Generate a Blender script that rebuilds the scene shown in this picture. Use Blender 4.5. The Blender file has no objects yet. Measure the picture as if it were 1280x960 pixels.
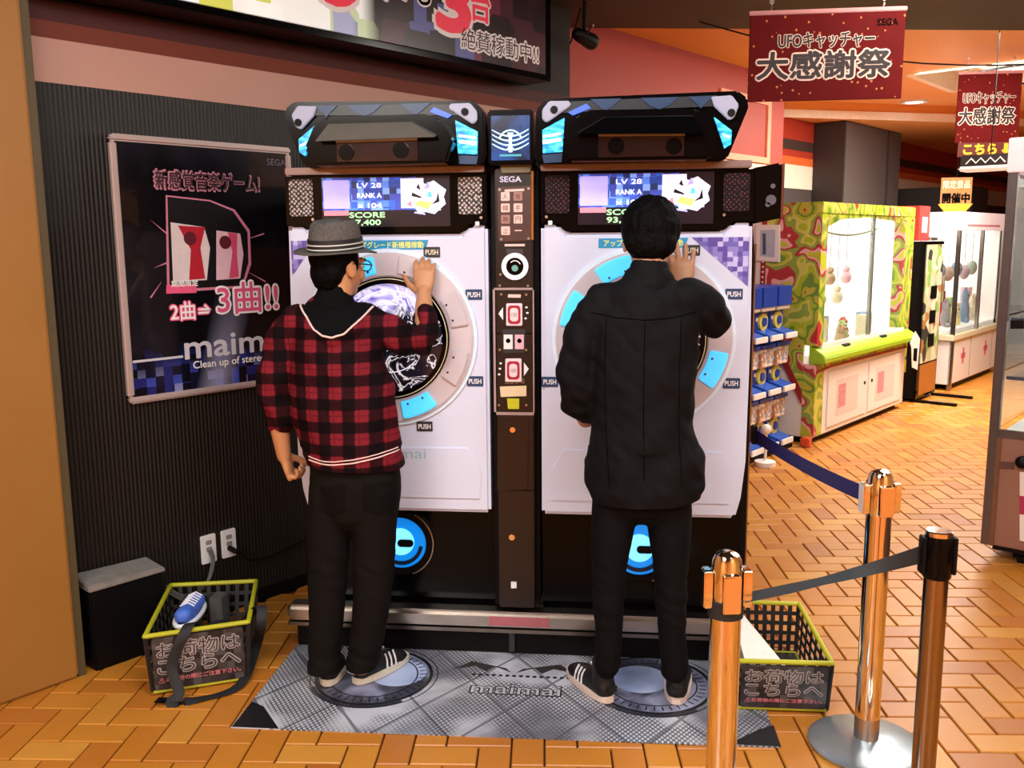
import bpy, bmesh, math, random
import numpy as np
from mathutils import Vector, Matrix, Euler, noise
from mathutils.bvhtree import BVHTree
random.seed(7)
S = bpy.context.scene
COL = S.collection
# ------------------------------------------------------------------ camera
cd = bpy.data.cameras.new('camera'); cam = bpy.data.objects.new('camera', cd); COL.objects.link(cam)
cd.sensor_width = 36; cd.lens = 31.95; cd.clip_start = .05; cd.clip_end = 100
_r = (0.99450590, 0.10435462, -0.00825377); _u = (-0.00817779, 0.15605664, 0.98771425); _f = (-0.10436060, 0.98222016, -0.15605264)
cam.matrix_world = Matrix(((_r[0], _u[0], -_f[0], 0.32234), (_r[1], _u[1], -_f[1], -3.14046), (_r[2], _u[2], -_f[2], 1.52), (0, 0, 0, 1)))
S.camera = cam
# ------------------------------------------------------------------ world, exposure
wd = bpy.data.worlds.new('world'); S.world = wd; wd.use_nodes = True
bg = wd.node_tree.nodes['Background']; bg.inputs[0].default_value = (.95, .95, 1, 1); bg.inputs[1].default_value = .6
S.view_settings.view_transform = 'Standard'; S.view_settings.look = 'None'
S.view_settings.exposure = -0.08; S.view_settings.gamma = 1
# ------------------------------------------------------------------ frames
A35 = math.radians(35.3)
U = Vector((math.sin(A35), math.cos(A35), 0)); V = Vector((U.y, -U.x, 0)); Z = Vector((0, 0, 1)); X = Vector((1, 0, 0)); Y = Vector((0, 1, 0))
def B(u, v, z=0): return U * u + V * v + Z * z

def area(name, loc, target, sx, sy, power, col):
    l = bpy.data.lights.new(name, 'AREA'); l.shape = 'RECTANGLE'; l.size = sx; l.size_y = sy; l.energy = power; l.color = col
    o = bpy.data.objects.new(name, l); COL.objects.link(o); o.location = loc
    o.rotation_euler = (Vector(target) - Vector(loc)).to_track_quat('-Z', 'Y').to_euler(); return o
area('overhead_area_light', (.2, -1.7, 2.77), (.1, -.6, 0), 2.6, .7, 108, (.96, .98, 1))
area('overhead_area_light', (-1.0, -3.6, 2.77), (-.9, -2.2, 0), 2.0, .8, 66, (1, .93, .84))
area('overhead_area_light', (2.2, 1.2, 2.77), (2.0, 1.6, 0), 1.6, .8, 70, (1, .92, .82))
area('overhead_area_light', (2.4, -3.6, 2.77), (2.2, -3.6, 0), 1.6, 1.0, 130, (1, .93, .84))  # invented lamp behind the camera, brightens the wall the chrome posts reflect
area('overhead_area_light', (-1.8, -5.2, 2.77), (-1.8, -5.2, 0), 1.6, 1.0, 160, (1, .93, .84))  # also invented, added to light the front wall for chrome reflections
area('coffer_light', tuple(B(6.4, .2, 2.84)), tuple(B(6.2, .2, 0)), 1.6, 1.2, 260, (1, .93, .82))
area('coffer_light', tuple(B(4.3, .6, 2.85)), tuple(B(4.3, .4, 0)), 1.0, 1.0, 150, (1, .93, .82))
# ------------------------------------------------------------------ materials
def lin(h):
    h = h.lstrip('#'); r = []
    for i in (0, 2, 4):
        c = int(h[i:i + 2], 16) / 255; r.append(c / 12.92 if c <= .04045 else ((c + .055) / 1.055) ** 2.4)
    return (*r, 1)
class NT:
    def __init__(s, name):
        s.m = bpy.data.materials.new(name); s.m.use_nodes = True; s.t = s.m.node_tree; s.b = s.t.nodes['Principled BSDF']; s.tc = None
    def n(s, ty, **kw):
        x = s.t.nodes.new(ty)
        for k, v in kw.items(): setattr(x, k, v)
        return x
    def put(s, sock, v):
        if isinstance(v, bpy.types.NodeSocket): s.t.links.new(v, sock)
        else: sock.default_value = v
    def co(s, kind='Object'):
        if s.tc is None: s.tc = s.n('ShaderNodeTexCoord')
        return s.tc.outputs[kind]
    def xyz(s, v=None):
        x = s.n('ShaderNodeSeparateXYZ'); s.put(x.inputs[0], v or s.co()); return x.outputs
    def mth(s, op, a, b=0.0, c=0.0):
        x = s.n('ShaderNodeMath', operation=op); s.put(x.inputs[0], a); s.put(x.inputs[1], b)
        s.put(x.inputs[2], c); return x.outputs[0]
    def noise(s, scale=5, detail=3, vec=None, dist=0, rough=.5):
        x = s.n('ShaderNodeTexNoise'); s.put(x.inputs['Vector'], vec or s.co()); x.inputs['Scale'].default_value = scale
        x.inputs['Detail'].default_value = detail; x.inputs['Distortion'].default_value = dist; x.inputs['Roughness'].default_value = rough
        return x.outputs[0]
    def vor(s, scale=5, feature='F1', vec=None, out='Distance', rnd=1.0, metric='EUCLIDEAN'):
        x = s.n('ShaderNodeTexVoronoi', feature=feature); x.distance = metric; s.put(x.inputs['Vector'], vec or s.co()); x.inputs['Scale'].default_value = scale
        if 'Randomness' in x.inputs: x.inputs['Randomness'].default_value = rnd
        return x.outputs[out]
    def mapv(s, sc=(1, 1, 1), rot=(0, 0, 0), loc=(0, 0, 0), vec=None):
        x = s.n('ShaderNodeMapping'); s.put(x.inputs[0], vec or s.co()); x.inputs[1].default_value = loc; x.inputs[2].default_value = rot; x.inputs[3].default_value = sc
        return x.outputs[0]
    def ramp(s, f, stops, interp='LINEAR'):
        x = s.n('ShaderNodeValToRGB'); s.put(x.inputs[0], f); r = x.color_ramp; r.interpolation = interp
        while len(r.elements) < len(stops): r.elements.new(.5)
        for e, (p, c) in zip(r.elements, stops): e.position = p; e.color = lin(c) if isinstance(c, str) else (c, c, c, 1)
        return x.outputs[0]
    def mix(s, f, a, b, mode='MIX'):
        x = s.n('ShaderNodeMix', data_type='RGBA', blend_type=mode)
        s.put(x.inputs[0], f); s.put(x.inputs[6], lin(a) if isinstance(a, str) else a); s.put(x.inputs[7], lin(b) if isinstance(b, str) else b); return x.outputs[2]
    def bump(s, h, strength=.3, dist=.01):
        x = s.n('ShaderNodeBump'); s.put(x.inputs['Height'], h); x.inputs['Strength'].default_value = strength; x.inputs['Distance'].default_value = dist
        s.put(s.b.inputs['Normal'], x.outputs[0])
    def set(s, col=None, rough=None, metal=None, emit=None, es=None, spec=None, coat=None, alpha=None, trans=None, sheen=None):
        for k, v in (('Base Color', col), ('Roughness', rough), ('Metallic', metal), ('Emission Color', emit), ('Emission Strength', es), ('Specular IOR Level', spec), ('Coat Weight', coat), ('Alpha', alpha), ('Transmission Weight', trans), ('Sheen Weight', sheen)):
            if v is not None: s.put(s.b.inputs[k], lin(v) if isinstance(v, str) else v)
        return s.m
def mat(name, col, rough=.5, metal=0., var=.12, scale=30, bump=0., emit=None, es=0., spec=.5, coat=0., trans=None, bd=.004):
    t = NT(name)
    n = t.noise(scale, 4)
    f = t.mth('MULTIPLY_ADD', n, 2 * var, 1 - var)
    x = t.n('ShaderNodeMix', data_type='RGBA', blend_type='MULTIPLY'); x.inputs[0].default_value = 1; x.inputs[6].default_value = lin(col)
    cc = t.n('ShaderNodeCombineColor'); [t.put(cc.inputs[i], f) for i in range(3)]; t.put(x.inputs[7], cc.outputs[0])
    t.set(col=x.outputs[2], rough=rough, metal=metal, spec=spec, coat=coat, trans=trans)
    if emit: t.set(emit=emit, es=es)
    if bump: t.bump(n, bump, bd)
    return t.m
# ------------------------------------------------------------------ geometry helpers
class MB:
    def __init__(s): s.v = []; s.f = []
    def add(s, vs, fs):
        o = len(s.v); s.v += [Vector(p) for p in vs]; s.f += [tuple(i + o for i in f) for f in fs]; return s
    def hexa(s, p):  # 8 points: bottom 4 ccw, top 4 ccw
        return s.add(p, [(3, 2, 1, 0), (4, 5, 6, 7), (0, 1, 5, 4), (1, 2, 6, 5), (2, 3, 7, 6), (3, 0, 4, 7)])
    def box(s, a, b):
        x0, y0, z0 = a; x1, y1, z1 = b
        return s.hexa([(x0, y0, z0), (x1, y0, z0), (x1, y1, z0), (x0, y1, z0), (x0, y0, z1), (x1, y0, z1), (x1, y1, z1), (x0, y1, z1)])
    def fbox(s, o, r, u, n, a, b):  # box in a frame: a=(r,u,n) mins, b maxs
        P = lambda i, j, k: o + r * i + u * j + n * k
        (a0, a1, a2), (b0, b1, b2) = a, b
        return s.hexa([P(a0, a1, a2), P(b0, a1, a2), P(b0, b1, a2), P(a0, b1, a2), P(a0, a1, b2), P(b0, a1, b2), P(b0, b1, b2), P(a0, b1, b2)])
    def prism(s, pts, P0, P1):  # pts 2D; P0/P1 functions 2D->3D for back and front
        n = len(pts); a = [P0(*p) for p in pts]; b = [P1(*p) for p in pts]
        return s.add(a + b, [tuple(range(n - 1, -1, -1)), tuple(range(n, 2 * n))] + [(i, (i + 1) % n, n + (i + 1) % n, n + i) for i in range(n)])
    def xz(s, pts, y0, y1):  # polygon in X,Z from y0 (back) to y1 (front)
        return s.prism(pts, lambda x, z: (x, y0, z), lambda x, z: (x, y1, z))
    def ring(s, c, r, u, n, ri, ro, d0, d1, seg=48, a0=0., a1=2 * math.pi):
        full = abs(a1 - a0 - 2 * math.pi) < 1e-6; k = seg if full else seg + 1; vs = []
        for i in range(k):
            t = a0 + (a1 - a0) * i / seg; d = r * math.cos(t) + u * math.sin(t)
            vs += [c + d * ri + n * d0, c + d * ro + n * d0, c + d * ro + n * d1, c + d * ri + n * d1]
        fs = []
        for i in range(seg):
            j = (i + 1) % k
            for q in range(4): fs.append((4 * i + q, 4 * j + q, 4 * j + (q + 1) % 4, 4 * i + (q + 1) % 4))
        if not full: fs += [(0, 1, 2, 3), (4 * (k - 1) + 3, 4 * (k - 1) + 2, 4 * (k - 1) + 1, 4 * (k - 1))]
        return s.add(vs, fs)
    def disc(s, c, r, u, n, rad, d0, d1, seg=32, dome=0.):
        vs = []; fs = []
        for d in (d0, d1):
            vs += [c + (r * math.cos(2 * math.pi * i / seg) + u * math.sin(2 * math.pi * i / seg)) * rad + n * d for i in range(seg)]
        fs += [(i, (i + 1) % seg, seg + (i + 1) % seg, seg + i) for i in range(seg)]
        fs.append(tuple(range(seg - 1, -1, -1)))
        if dome:
            prev = seg
            for k in (1, 2, 3):
                t = k * math.pi / 8; b = len(vs)
                vs += [c + (r * math.cos(2 * math.pi * i / seg) + u * math.sin(2 * math.pi * i / seg)) * rad * math.cos(t) + n * (d1 + dome * math.sin(t)) for i in range(seg)]
                fs += [(prev + i, prev + (i + 1) % seg, b + (i + 1) % seg, b + i) for i in range(seg)]; prev = b
            fs.append(tuple(prev + i for i in range(seg)))
        else: fs.append(tuple(range(seg, 2 * seg)))
        return s.add(vs, fs)
    def lathe(s, c, prof, seg=24, sx=1, sy=1):  # prof [(r,z)]
        vs = []; fs = []
        for r, z in prof: vs += [(c[0] + sx * r * math.cos(2 * math.pi * i / seg), c[1] + sy * r * math.sin(2 * math.pi * i / seg), c[2] + z) for i in range(seg)]
        for k in range(len(prof) - 1): fs += [(k * seg + i, k * seg + (i + 1) % seg, (k + 1) * seg + (i + 1) % seg, (k + 1) * seg + i) for i in range(seg)]
        fs += [tuple(range(seg - 1, -1, -1)), tuple((len(prof) - 1) * seg + i for i in range(seg))]
        return s.add(vs, fs)
    def tube(s, nodes, seg=12, ref=None, cap=True):
        """nodes (x,y,z,a[,b]); a = radius along side axis, b = along the other; rounded ends if cap"""
        P = [Vector(n[:3]) for n in nodes]; R = [(n[3], n[4] if len(n) > 4 else n[3]) for n in nodes]
        n = len(P); rows = []
        T = [((P[min(i + 1, n - 1)] - P[max(i - 1, 0)]).normalized()) for i in range(n)]
        side = Vector(ref) if ref is not None else (X if abs(T[0].x) < .8 else Y)
        fr = []
        for t in T:
            sd = side - t * side.dot(t)
            if sd.length < 1e-4: sd = t.orthogonal()
            sd.normalize(); fr.append((sd, t.cross(sd)))
            if ref is None: side = sd
        def row(c, k, f): sd, o = fr[k]; a, b = R[k]; return [c + sd * (a * f * math.cos(2 * math.pi * i / seg)) + o * (b * f * math.sin(2 * math.pi * i / seg)) for i in range(seg)]
        if cap:
            r0 = min(R[0])
            for t in (75, 50, 25): q = math.radians(t); rows.append(row(P[0] - T[0] * r0 * math.sin(q), 0, math.cos(q)))
        for i in range(n): rows.append(row(P[i], i, 1))
        if cap:
            r0 = min(R[-1])
            for t in (25, 50, 75): q = math.radians(t); rows.append(row(P[-1] + T[-1] * r0 * math.sin(q), n - 1, math.cos(q)))
        vs = [p for r in rows for p in r]; m = len(rows)
        fs = [(k * seg + i, k * seg + (i + 1) % seg, (k + 1) * seg + (i + 1) % seg, (k + 1) * seg + i) for k in range(m - 1) for i in range(seg)]
        fs += [tuple(range(seg - 1, -1, -1)), tuple((m - 1) * seg + i for i in range(seg))]
        return s.add(vs, fs)
    def ell(s, c, r, rot=None, seg=20, rows=12):
        vs = []; c = Vector(c); M = rot or Matrix.Identity(3)
        for k in range(1, rows):
            t = math.pi * k / rows
            vs += [c + M @ Vector((r[0] * math.sin(t) * math.cos(2 * math.pi * i / seg), r[1] * math.sin(t) * math.sin(2 * math.pi * i / seg), -r[2] * math.cos(t))) for i in range(seg)]
        a = len(vs); vs += [c + M @ Vector((0, 0, -r[2])), c + M @ Vector((0, 0, r[2]))]
        fs = [(k * seg + i, k * seg + (i + 1) % seg, (k + 1) * seg + (i + 1) % seg, (k + 1) * seg + i) for k in range(rows - 2) for i in range(seg)]
        fs += [((i + 1) % seg, i, a) for i in range(seg)] + [((rows - 2) * seg + i, (rows - 2) * seg + (i + 1) % seg, a + 1) for i in range(seg)]
        return s.add(vs, fs)
    def rbox(s, o, r, u, n, w, h, d, rad, seg=4, cz=.0):  # rounded rect prism centred at o, from n*0 to n*d
        pts = rrect(w, h, rad, seg)
        return s.prism(pts, lambda a, b: o + r * a + u * b, lambda a, b: o + r * a + u * b + n * d)
def rrect(w, h, rad, seg=4, cx=0, cy=0):
    pts = []
    for qx, qy, a in ((1, -1, -90), (1, 1, 0), (-1, 1, 90), (-1, -1, 180)):
        for i in range(seg + 1):
            t = math.radians(a + 90 * i / seg); pts.append((cx + qx * (w / 2 - rad) + rad * math.cos(t), cy + qy * (h / 2 - rad) + rad * math.sin(t)))
    return pts
def wm(o):
    m = Matrix.Identity(4)
    while o: m = o.matrix_basis @ m; o = o.parent
    return m
def obj(name, mb, m=None, parent=None, smooth=0, bevel=0, label=None, cat=None, group=None, kind=None, fixn=True):
    """mesh authored in world space, stored relative to the parent's root"""
    me = bpy.data.meshes.new(name)
    if isinstance(mb, MB):
        me.from_pydata([tuple(v) for v in mb.v], [], mb.f)
        if fixn:
            b = bmesh.new(); b.from_mesh(me); bmesh.ops.recalc_face_normals(b, faces=b.faces)
            if bevel: bmesh.ops.bevel(b, geom=[e for e in b.edges if len(e.link_faces) == 2 and e.calc_face_angle(0) > .6], offset=bevel, segments=2, affect='EDGES', clamp_overlap=True)
            b.to_mesh(me); b.free()
    else: me = mb; me.name = name
    o = bpy.data.objects.new(name, me); COL.objects.link(o)
    if parent is not None:
        me.transform(wm(parent).inverted()); o.parent = parent
    else:
        # put the origin of a lone mesh at its base centre
        if len(me.vertices):
            co = np.empty(len(me.vertices) * 3); me.vertices.foreach_get('co', co); co = co.reshape(-1, 3)
            c = Vector(((co[:, 0].min() + co[:, 0].max()) / 2, (co[:, 1].min() + co[:, 1].max()) / 2, co[:, 2].min()))
            if kind != 'structure': me.transform(Matrix.Translation(-c)); o.location = c
    if m: me.materials.clear(); me.materials.append(m)
    if smooth:
        me.shade_smooth() if smooth == 1 else me.shade_smooth()
        if smooth != 1:
            try: me.set_sharp_from_angle(angle=math.radians(smooth))
            except Exception: pass
    return tag(o, label, cat, group, kind)
def tag(o, label=None, cat=None, group=None, kind=None):
    if label: o['label'] = label
    if cat: o['category'] = cat
    if group: o['group'] = group
    if kind: o['kind'] = kind
    return o
def thing(name, label, cat, loc=(0, 0, 0), rz=0., group=None):
    o = bpy.data.objects.new(name, None); o.empty_display_size = .1; COL.objects.link(o); o.location = loc; o.rotation_euler = (0, 0, rz)
    return tag(o, label, cat, group)
def copy_tree(o, parent=None):
    c = o.copy(); COL.objects.link(c)
    if parent is not None: c.parent = parent
    for ch in [q for q in S.objects if q.parent == o]: copy_tree(ch, c)
    return c
RB = -A35  # rotation of the building grid: local x = V, local y = U
_tc = {}
def text(body, o, r, u, w, h, m, parent, name='lettering', off=0., ext=.0006, n=None, stretch=True, space=1.0, label=None, lines=1.0):
    """lettering fitted into a w x h box centred at o, in the plane r,u"""
    key = (body, space, lines)
    if key not in _tc:
        c = bpy.data.curves.new('t', 'FONT'); c.body = body; c.size = 1; c.align_x = 'LEFT'; c.space_character = space; c.space_line = lines; c.resolution_u = 3
        t = bpy.data.objects.new('t', c); COL.objects.link(t); bpy.context.view_layer.update()
        me = bpy.data.meshes.new_from_object(t.evaluated_get(bpy.context.evaluated_depsgraph_get()))
        bpy.data.objects.remove(t); bpy.data.curves.remove(c)
        co = np.array([v.co[:] for v in me.vertices]).reshape(-1, 3); fs = [tuple(p.vertices) for p in me.polygons]
        co[:, :2] -= (co[:, :2].min(0) + co[:, :2].max(0)) / 2; _tc[key] = (co, fs, np.ptp(co[:, 0]), np.ptp(co[:, 1])); bpy.data.meshes.remove(me)
    co, fs, cw, chh = _tc[key]
    sx = w / cw; sy = h / chh
    if not stretch: sx = sy = min(sx, sy)
    n = n or r.cross(u); mb = MB(); e = min(sx, sy)
    offs = [(0, 0)] + ([(off * math.cos(k * math.pi / 4), off * math.sin(k * math.pi / 4)) for k in range(8)] if off > .004 else [])
    for q, (dx, dy) in enumerate(offs):
        mb.add([o + r * (p[0] * sx + dx * e) + u * (p[1] * sy + dy * e) + n * (ext + .00003 * q) for p in co], fs)
    return obj(name, mb, m, parent, fixn=False, label=label)
def outlined(body, o, r, u, w, h, m1, m2, parent, off=.02, off2=.06, n=None, **kw):
    n = n or r.cross(u)
    text(body, o, r, u, w, h, m2, parent, 'lettering_outline', off=off2, n=n, ext=.0008, **kw)
    text(body, o, r, u, w, h, m1, parent, 'lettering', off=off, n=n, ext=.0022, **kw)
# ================================================================== STRUCTURE
black = mat('black_plastic', '#09080a', .45, var=.15, spec=.15)
glossblack = mat('gloss_black', '#050506', .14, spec=.14)
darkgrey = mat('dark_grey', '#26262a', .5)
chrome = mat('chrome', '#f2e6d6', .08, 1., var=.02)  # slight warm tint put into the metal for orange reflections
steel = mat('brushed_steel', '#b8b2ac', .28, 1., var=.06)
white = mat('white_plastic', '#e6e6ea', .35, var=.02)
cream = mat('cream', '#e6dcc8', .5)
ink = mat('ink_black', '#060506', .8, spec=.05)
whiteink = mat('ink_white', '#f2eeee', .6, var=.02)
pinkink = mat('ink_pink', '#e0557f', .6)
redink = mat('ink_red', '#c2263a', .6)
yellowink = mat('ink_yellow', '#e0b020', .6)
blueink = mat('ink_blue', '#1f3fb0', .6)

# --- floor: herringbone bricks
t = NT('brick'); at = t.n('ShaderNodeAttribute', attribute_name='tint')
n1 = t.noise(9, 4, t.co('Object')); n2 = t.noise(120, 4)
gm = t.n('ShaderNodeNewGeometry'); nb = t.noise(1.3, 3, gm.outputs['Position'])
base = t.ramp(at.outputs['Fac'], [(0, '#b46a24'), (.35, '#c67c26'), (.7, '#ce882c'), (1, '#d8983c')])
c1 = t.mix(t.mth('MULTIPLY', n1, .35), base, '#8f5020'); c1 = t.mix(t.ramp(n2, [(.62, 0.), (.75, .35)]), c1, '#d9a468')
c1 = t.mix(t.ramp(nb, [(.4, 0.), (.75, .25)]), c1, '#9a5a2c')
brickm = t.set(col=c1, rough=t.mth('MULTIPLY_ADD', n2, .25, .24), spec=.55); t.bump(n2, .12, .002)
t = NT('mortar'); mortm = t.set(col=t.mix(t.noise(40, 4), '#2e1608', '#5a3014'), rough=.9)
floor = obj('floor', MB().box((-10, -15, -.06), (15, 16, -.012)), mortm, kind='structure')
obj('floor_behind', MB().box((-10, -15, -.012), (15, -2.6, -.001)), mat('brick_plain', '#c07030', .4), floor)
def brick_mesh(w, l, tint):
    g = .0028; b = .003; mb = MB(); a = (g, g); c = (w - g, l - g)
    mb.add([(a[0], a[1], -.014), (c[0], a[1], -.014), (c[0], c[1], -.014), (a[0], c[1], -.014),
            (a[0], a[1], -b), (c[0], a[1], -b), (c[0], c[1], -b), (a[0], c[1], -b),
            (a[0] + b, a[1] + b, 0), (c[0] - b, a[1] + b, 0), (c[0] - b, c[1] - b, 0), (a[0] + b, c[1] - b, 0)],
           [(8, 9, 10, 11)] + [(4 * k + i, 4 * k + (i + 1) % 4, 4 * k + 4 + (i + 1) % 4, 4 * k + 4 + i) for k in (0, 1) for i in range(4)])
    return mb
def brick_me(w, l, tint):
    mb = brick_mesh(w, l, tint); me = bpy.data.meshes.new('brick'); me.from_pydata([tuple(v) for v in mb.v], [], mb.f)
    at = me.attributes.new('tint', 'FLOAT', 'POINT'); at.data.foreach_set('value', [tint] * len(me.vertices)); me.materials.append(brickm); return me
tints = [.0, .2, .35, .45, .55, .7, .85, 1.]
BH = [brick_me(.2, .1, q) for q in tints]; BV = [brick_me(.1, .2, q) for q in tints]
ba = math.radians(4.0); bR = Matrix.Rotation(ba, 3, 'Z'); cinv = cam.matrix_world.inverted()
cand = []
for i in range(-60, 140):
    for j in range(-45, 150):
        c = (i - j) % 4
        if c not in (0, 3): continue
        w, l = (.2, .1) if c == 0 else (.1, .2)
        p = bR @ Vector((i * .1, j * .1, 0)); ctr = bR @ Vector((i * .1 + w / 2, j * .1 + l / 2, 0))
        q = cinv @ ctr; d = -q.z
        near = ctr.y > -2.6 and ctr.y < 1.5 and abs(ctr.x) < 2.8 and d > -1
        vis = not (d < .3 or abs(q.x) > d * .72 or abs(q.y) > d * .56)
        if not (vis or near): continue
        v = ctr.dot(V); u = ctr.dot(U)
        if v < -1.25 and u < 1.9 or v < -2.1 or d > 13: continue
        hid = (abs(ctr.x) < .74 and ctr.y > -.48) or (u > 4.2 and v < -.7 and u < 6) or (u > 2.4 and v > 1.2)
        if v > 5.1: continue
        cand.append((hid or not vis, d, p, c, w, l))
cand.sort(key=lambda r: (r[0], r[1]))
rest = MB(); rt = []
for k, (hid, d, p, c, w, l) in enumerate(cand):
    q = random.choices(range(8), (.6, 1, 2, 2.4, 2.4, 2, 1, .5))[0]; dz = random.uniform(-.0012, .0008)
    if k < 300:
        o = bpy.data.objects.new('brick', (BH if c == 0 else BV)[q]); COL.objects.link(o); o.parent = floor; o.location = (p.x, p.y, dz); o.rotation_euler = (0, 0, ba)
    else:
        m_ = brick_mesh(w, l, 0); rest.add([bR @ v + p + Vector((0, 0, dz)) for v in m_.v], m_.f); rt += [tints[q]] * 12
o = obj('brick_field', rest, brickm, floor, kind='stuff', fixn=False)
at = o.data.attributes.new('tint', 'FLOAT', 'POINT'); at.data.foreach_set('value', rt)

# --- left wall (u -1.03..1.88 at v=-1.2)
def bbox(u0, u1, v0, v1, z0, z1):
    return MB().hexa([B(u0, v0, z0), B(u1, v0, z0), B(u1, v1, z0), B(u0, v1, z0), B(u0, v0, z1), B(u1, v0, z1), B(u1, v1, z1), B(u0, v1, z1)])
t = NT('reeded_dark_panel'); v = t.co('Object'); mp = t.mapv(rot=(0, 0, A35 - math.pi / 2)); xo = t.xyz(mp)
st = t.mth('SINE', t.mth('MULTIPLY', xo[0], 2 * math.pi / .016)); fn = t.noise(6, 4, t.mapv(sc=(60, 60, 1.2)))
reed = t.set(col=t.mix(t.mth('MULTIPLY', fn, t.mth('MULTIPLY_ADD', st, .35, .5)), '#0c0908', '#302a24'), rough=.5, spec=.3); t.bump(st, .6, .003)
wallpaint_dk = mat('dark_brown_paint', '#1d100e', .7)
wl = obj('wall_left', bbox(-1.6, 1.883, -1.45, -1.215, 0, 3.1), wallpaint_dk, kind='structure')
obj('wall_left_panel', bbox(-1.1, 1.87, -1.216, -1.2, 0, 2.06), reed, wl)
obj('trim_1', bbox(-1.1, 1.87, -1.216, -1.2, 2.06, 2.205), mat('dusty_pink_paint', '#b88e80', .7, var=.06, scale=4), kind='structure')
obj('trim_2', bbox(-1.1, 1.87, -1.216, -1.203, 2.205, 2.262), mat('brown_paint', '#6b2c18', .7), kind='structure')
obj('trim_3', bbox(-1.1, 1.87, -1.216, -1.203, 2.262, 2.325), mat('maroon_paint', '#421413', .7), kind='structure')
obj('baseboard_left', bbox(-1.1, 1.87, -1.2, -1.188, 0, .05), black, kind='structure')
# ochre pillar
t = NT('ochre_paint'); ochre = t.set(col=t.mix(t.noise(3, 4), '#8e6026', '#9c6c2e'), rough=.5)
pil = obj('pillar', bbox(-7, -1.125, -1.5, -1.075, 0, 3.1), ochre, kind='structure', bevel=.012)
obj('pillar_edge_strip', bbox(-1.126, -1.1, -1.5, -1.085, 0, 3.1), mat('olive_strip', '#4d4228', .6), pil)
# --- back wall near part (red), then striped wall
redp = mat('red_paint', '#a83018', .6, var=.05, scale=2); orangep = mat('orange_paint', '#ea9848', .6, var=.05, scale=2)
wr = obj('wall_back', bbox(1.883, 5.37, -2.3, -1.55, 0, 2.9), redp, kind='structure')
fr = MB()
for a, b_ in (((4.22, 5.1, 2.63, 2.68)), ((4.22, 5.1, 2.15, 2.2))) and [((4.22, 2.63), (5.1, 2.68)), ((4.22, 2.15), (5.1, 2.2)), ((4.22, 2.2), (4.28, 2.63)), ((5.04, 2.2), (5.1, 2.63))]:
    fr.fbox(Vector((0, 0, 0)), U, Z, V, (a[0], a[1], -1.55), (b_[0], b_[1], -1.535))
obj('wall_frame_moulding', fr, mat('peach_paint', '#f0a080', .6), wr)
ws = obj('wall_far', bbox(5.37, 17, -2.4, -2.1, 0, 2.9), redp, kind='structure')
for nme, z0, z1, c in (('stripe', 2.42, 2.52, '#3a2a24'), ('stripe', 2.27, 2.35, '#d8662a'), ('stripe', 2.03, 2.27, '#e8d8c4'), ('stripe', 1.8, 2.03, '#453e3c')):
    obj(nme, bbox(5.37, 17, -2.11, -2.095, z0, z1), mat('stripe_paint', c, .6), ws)
obj('stripe', bbox(1.9, 5.37, -1.56, -1.546, 1.98, 2.14), mat('stripe_paint', '#ecd6c0', .6), wr)
greyp = mat('grey_pillar_paint', '#5b5450', .55, var=.06)
gp = obj('pillar', bbox(7.3, 8.95, -2.1, -1.75, 0, 2.72), greyp, kind='structure')
obj('pillar_side_face', bbox(7.28, 7.3, -2.09, -1.76, 0, 2.72), mat('dark_pillar_side', '#2c2624', .5), gp)  # darker tone on the pillar's narrow side
obj('pillar_joint', bbox(8.5, 8.55, -1.752, -1.74, 0, 2.72), mat('dark_pillar_side2', '#3f3a38', .5), gp)
obj('wall_end', bbox(17, 17.3, -2.4, 8, 0, 3.1), redp, kind='structure')
obj('wall_right', bbox(-7, 17, 5.2, 5.5, 0, 3.1), mat('warm_wall', '#e4a558', .6), kind='structure')
obj('wall_front', bbox(-7.3, -7, -6, 8, 0, 3.1), mat('warm_wall2', '#e4a558', .6), kind='structure')
# ceilings
cel = NT('foreground_ceiling'); cm = cel.set(col=cel.mix(cel.noise(5, 4), '#38302a', '#463c34'), rough=.7)
e0 = Vector((.09, 2.695, 0)); e1 = Vector((2.914, 3.165, 0)); ed = (e1 - e0).normalized(); en = Vector((-ed.y, ed.x, 0))
mb = MB(); a = e0 - ed * 6; b_ = e0 + ed * 14
mb.hexa([a - en * 10, b_ - en * 10, b_, a] if False else [Vector((*((a - en * 10).xy), 2.8)), Vector((*((b_ - en * 10).xy), 2.8)), Vector((*(b_.xy), 2.8)), Vector((*(a.xy), 2.8))] + [Vector((*((a - en * 10).xy), 3.2)), Vector((*((b_ - en * 10).xy), 3.2)), Vector((*(b_.xy), 3.2)), Vector((*(a.xy), 3.2))])
obj('ceiling', mb, cm, kind='structure')
orangec = NT('orange_ceiling'); oc = orangec.set(col=orangec.mix(orangec.noise(1.2, 2), '#ea9a4c', '#f0a85c'), rough=.55)
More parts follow.
